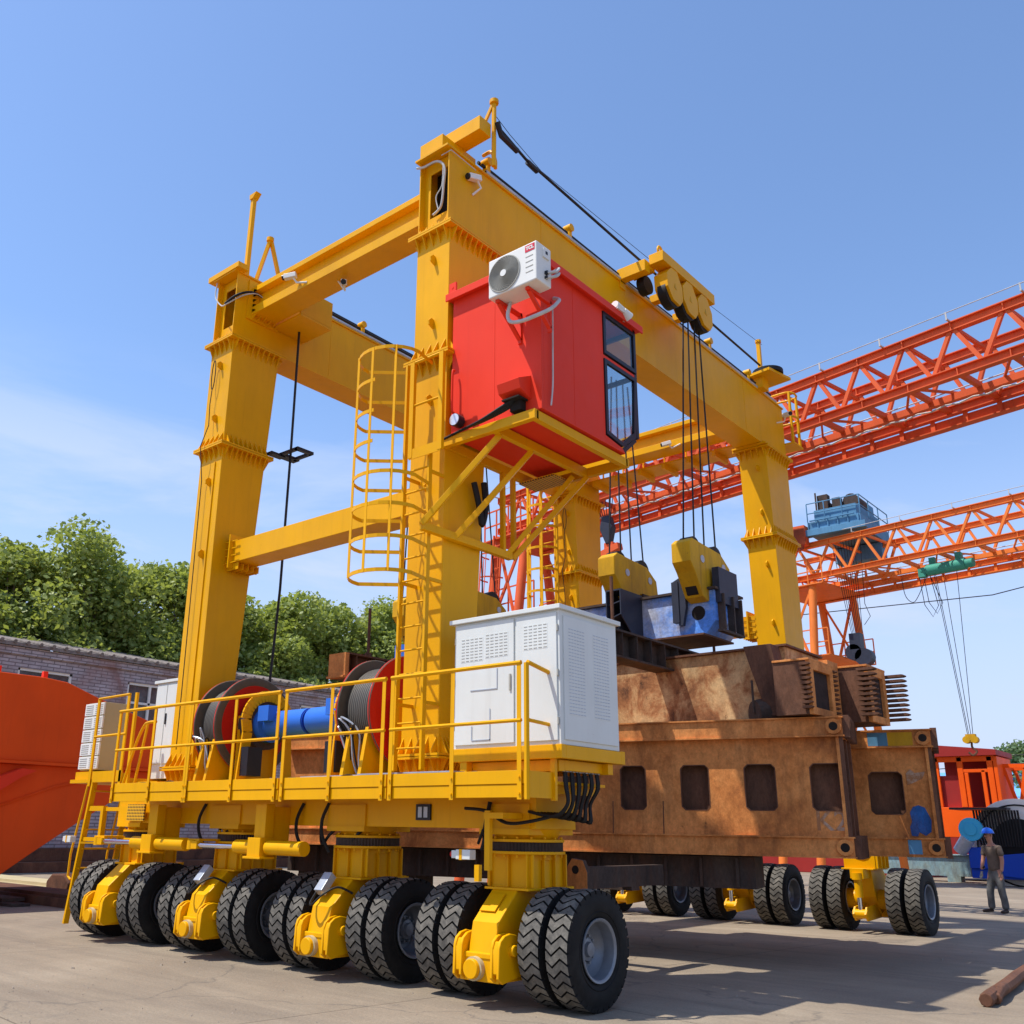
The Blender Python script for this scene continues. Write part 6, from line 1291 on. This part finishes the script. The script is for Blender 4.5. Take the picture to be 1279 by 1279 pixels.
# local frame: x = his left/right across the picture, -y towards the camera
def chain(name, pts, edges, mat): return skin_obj(name, pts, edges, mat, person)
body = [(0, 0, .95, .09, .07), (0, 0, 1.12, .09, .07), (0, 0, 1.30, .11, .08), (0, 0, 1.43, .10, .07), (0, -.01, 1.52, .055), (-.01, -.03, 1.60, .06), (-.015, -.035, 1.69, .085, .095), (-.015, -.03, 1.77, .06),
        (.19, 0, 1.42, .06), (.235, .0, 1.15, .045), (.23, -.06, .90, .035), (-.19, 0, 1.42, .06), (-.26, -.02, 1.16, .045), (-.27, -.10, .93, .035),
        (.10, 0, .88, .09), (.11, -.01, .50, .065), (.13, .03, .10, .045), (-.10, 0, .88, .09), (-.16, -.05, .50, .065), (-.20, -.02, .10, .045)]
be = [(0, 1), (1, 2), (2, 3), (3, 4), (4, 5), (5, 6), (6, 7), (3, 8), (8, 9), (9, 10), (3, 11), (11, 12), (12, 13), (0, 14), (14, 15), (15, 16), (0, 17), (17, 18), (18, 19)]
chain('body', body, be, 'skin')
chain('shirt', [(0, 0, .86, .15, .12), (0, 0, 1.0, .16, .125), (0, 0, 1.12, .155, .115), (0, 0, 1.30, .175, .125), (0, 0, 1.42, .14, .10), (0, -.0, 1.475, .075), (.19, 0, 1.42, .078), (.235, 0, 1.22, .068), (-.19, 0, 1.42, .078), (-.25, -.01, 1.22, .068)], [(0, 1), (1, 2), (2, 3), (3, 4), (4, 5), (4, 6), (6, 7), (4, 8), (8, 9)], 'shirt')
chain('trousers', [(0, 0, 1.06, .13, .10), (0, 0, .86, .14, .12), (.105, 0, .76, .10), (.115, -.01, .48, .085), (.13, .02, .28, .078), (.13, .03, .07, .082), (-.105, 0, .76, .10), (-.16, -.05, .48, .085), (-.185, -.03, .28, .078), (-.20, -.02, .07, .082)], [(0, 1), (1, 2), (2, 3), (3, 4), (4, 5), (1, 6), (6, 7), (7, 8), (8, 9)], 'trouser')
for sx, sy, tx, nm in ((.13, .03, .04, 1), (-.20, -.02, -.10, 2)):
    chain('shoe', [(sx, sy + .05, .055, .05, .045), (sx + tx * .5, sy - .08, .045, .05, .04), (sx + tx, sy - .20, .035, .045, .03)], [(0, 1), (1, 2)], 'shoe')
def hand(cx, cy, cz, s, mat, r=.0095):
    pts = [(cx, cy, cz, .028, .018), (cx, cy - .01, cz - .06, .036, .018)]; ed = [(0, 1)]
    for k, (dx, L) in enumerate(((-.03, .065), (-.01, .075), (.01, .07), (.03, .055))):
        b = len(pts); pts += [(cx + dx, cy - .012, cz - .085, r), (cx + dx, cy - .025, cz - .085 - L * .5, r), (cx + dx * .9, cy - .045, cz - .085 - L, r * .85)]; ed += [(1, b), (b, b + 1), (b + 1, b + 2)]
    b = len(pts); pts += [(cx - s * .035, cy - .03, cz - .05, .012), (cx - s * .045, cy - .05, cz - .09, .01)]; ed += [(0, b), (b, b + 1)]
    return chain('hand' if mat == 'skin' else 'glove', pts, ed, mat)
hand(.23, -.07, .87, 1, 'skin'); hand(-.27, -.11, .90, -1, 'glove', .013)
f = MB()
for k in range(9):
    for j in range(24): pass
hl = MB(); N = 24; rings = [(0, .132), (.035, .130), (.07, .115), (.10, .085), (.12, .045), (.128, .003)]
vs = []; cz = 1.745
for z, r in rings:
    for k in range(N): a = 2 * math.pi * k / N; vs.append((-.015 + r * .92 * math.cos(a), -.03 + r * math.sin(a) - z * .15, cz + z))
hl.add(vs, [(i * N + k, i * N + (k + 1) % N, (i + 1) * N + (k + 1) % N, (i + 1) * N + k) for i in range(len(rings) - 1) for k in range(N)], True)
hl.prism([(-.015 + .15 * math.cos(a), -.045 + (.19 if math.sin(a) < 0 else .14) * math.sin(a)) for a in [2 * math.pi * k / 24 for k in range(24)]], 'z', cz - .006, cz + .006)
ho = hl.build('hard_hat', 'helmet', None, origin=(0, 0, 0)); ho.parent = person; ho.location = (0, 0, 0)
fc = MB(); fc.prism([(-.035, 1.665), (.005, 1.665), (-.015, 1.70)], 'y', -.155, -.11); nz_ = fc.build('nose', 'skin', None, bev=.006, origin=(0, 0, 0)); nz_.parent = person; nz_.location = (0, 0, 0)
for x in (-.05, .02):
    e = MB(); e.box(x, x + .026, -.131, -.12, 1.702, 1.712); eo = e.build('eye', 'frame', None, origin=(0, 0, 0)); eo.parent = person; eo.location = (0, 0, 0)
e = MB(); e.box(-.04, .012, -.128, -.115, 1.638, 1.646); eo = e.build('mouth', 'shoe', None, origin=(0, 0, 0)); eo.parent = person; eo.location = (0, 0, 0)
for s in (-1, 1):
    e = MB(); e.prism([(-.05, 1.66), (-.02, 1.665), (-.015, 1.72), (-.045, 1.715)], 'x', -.015 + s * .085, -.015 + s * .098); eo = e.build('ear', 'skin', None, bev=.005, origin=(0, 0, 0)); eo.parent = person; eo.location = (0, 0, 0)
e = MB(); e.cyl((-.26, -.03, 1.0), (-.27, -.09, .965), .042, 10); eo = e.build('armband', 'frame', None, origin=(0, 0, 0)); eo.parent = person; eo.location = (0, 0, 0)
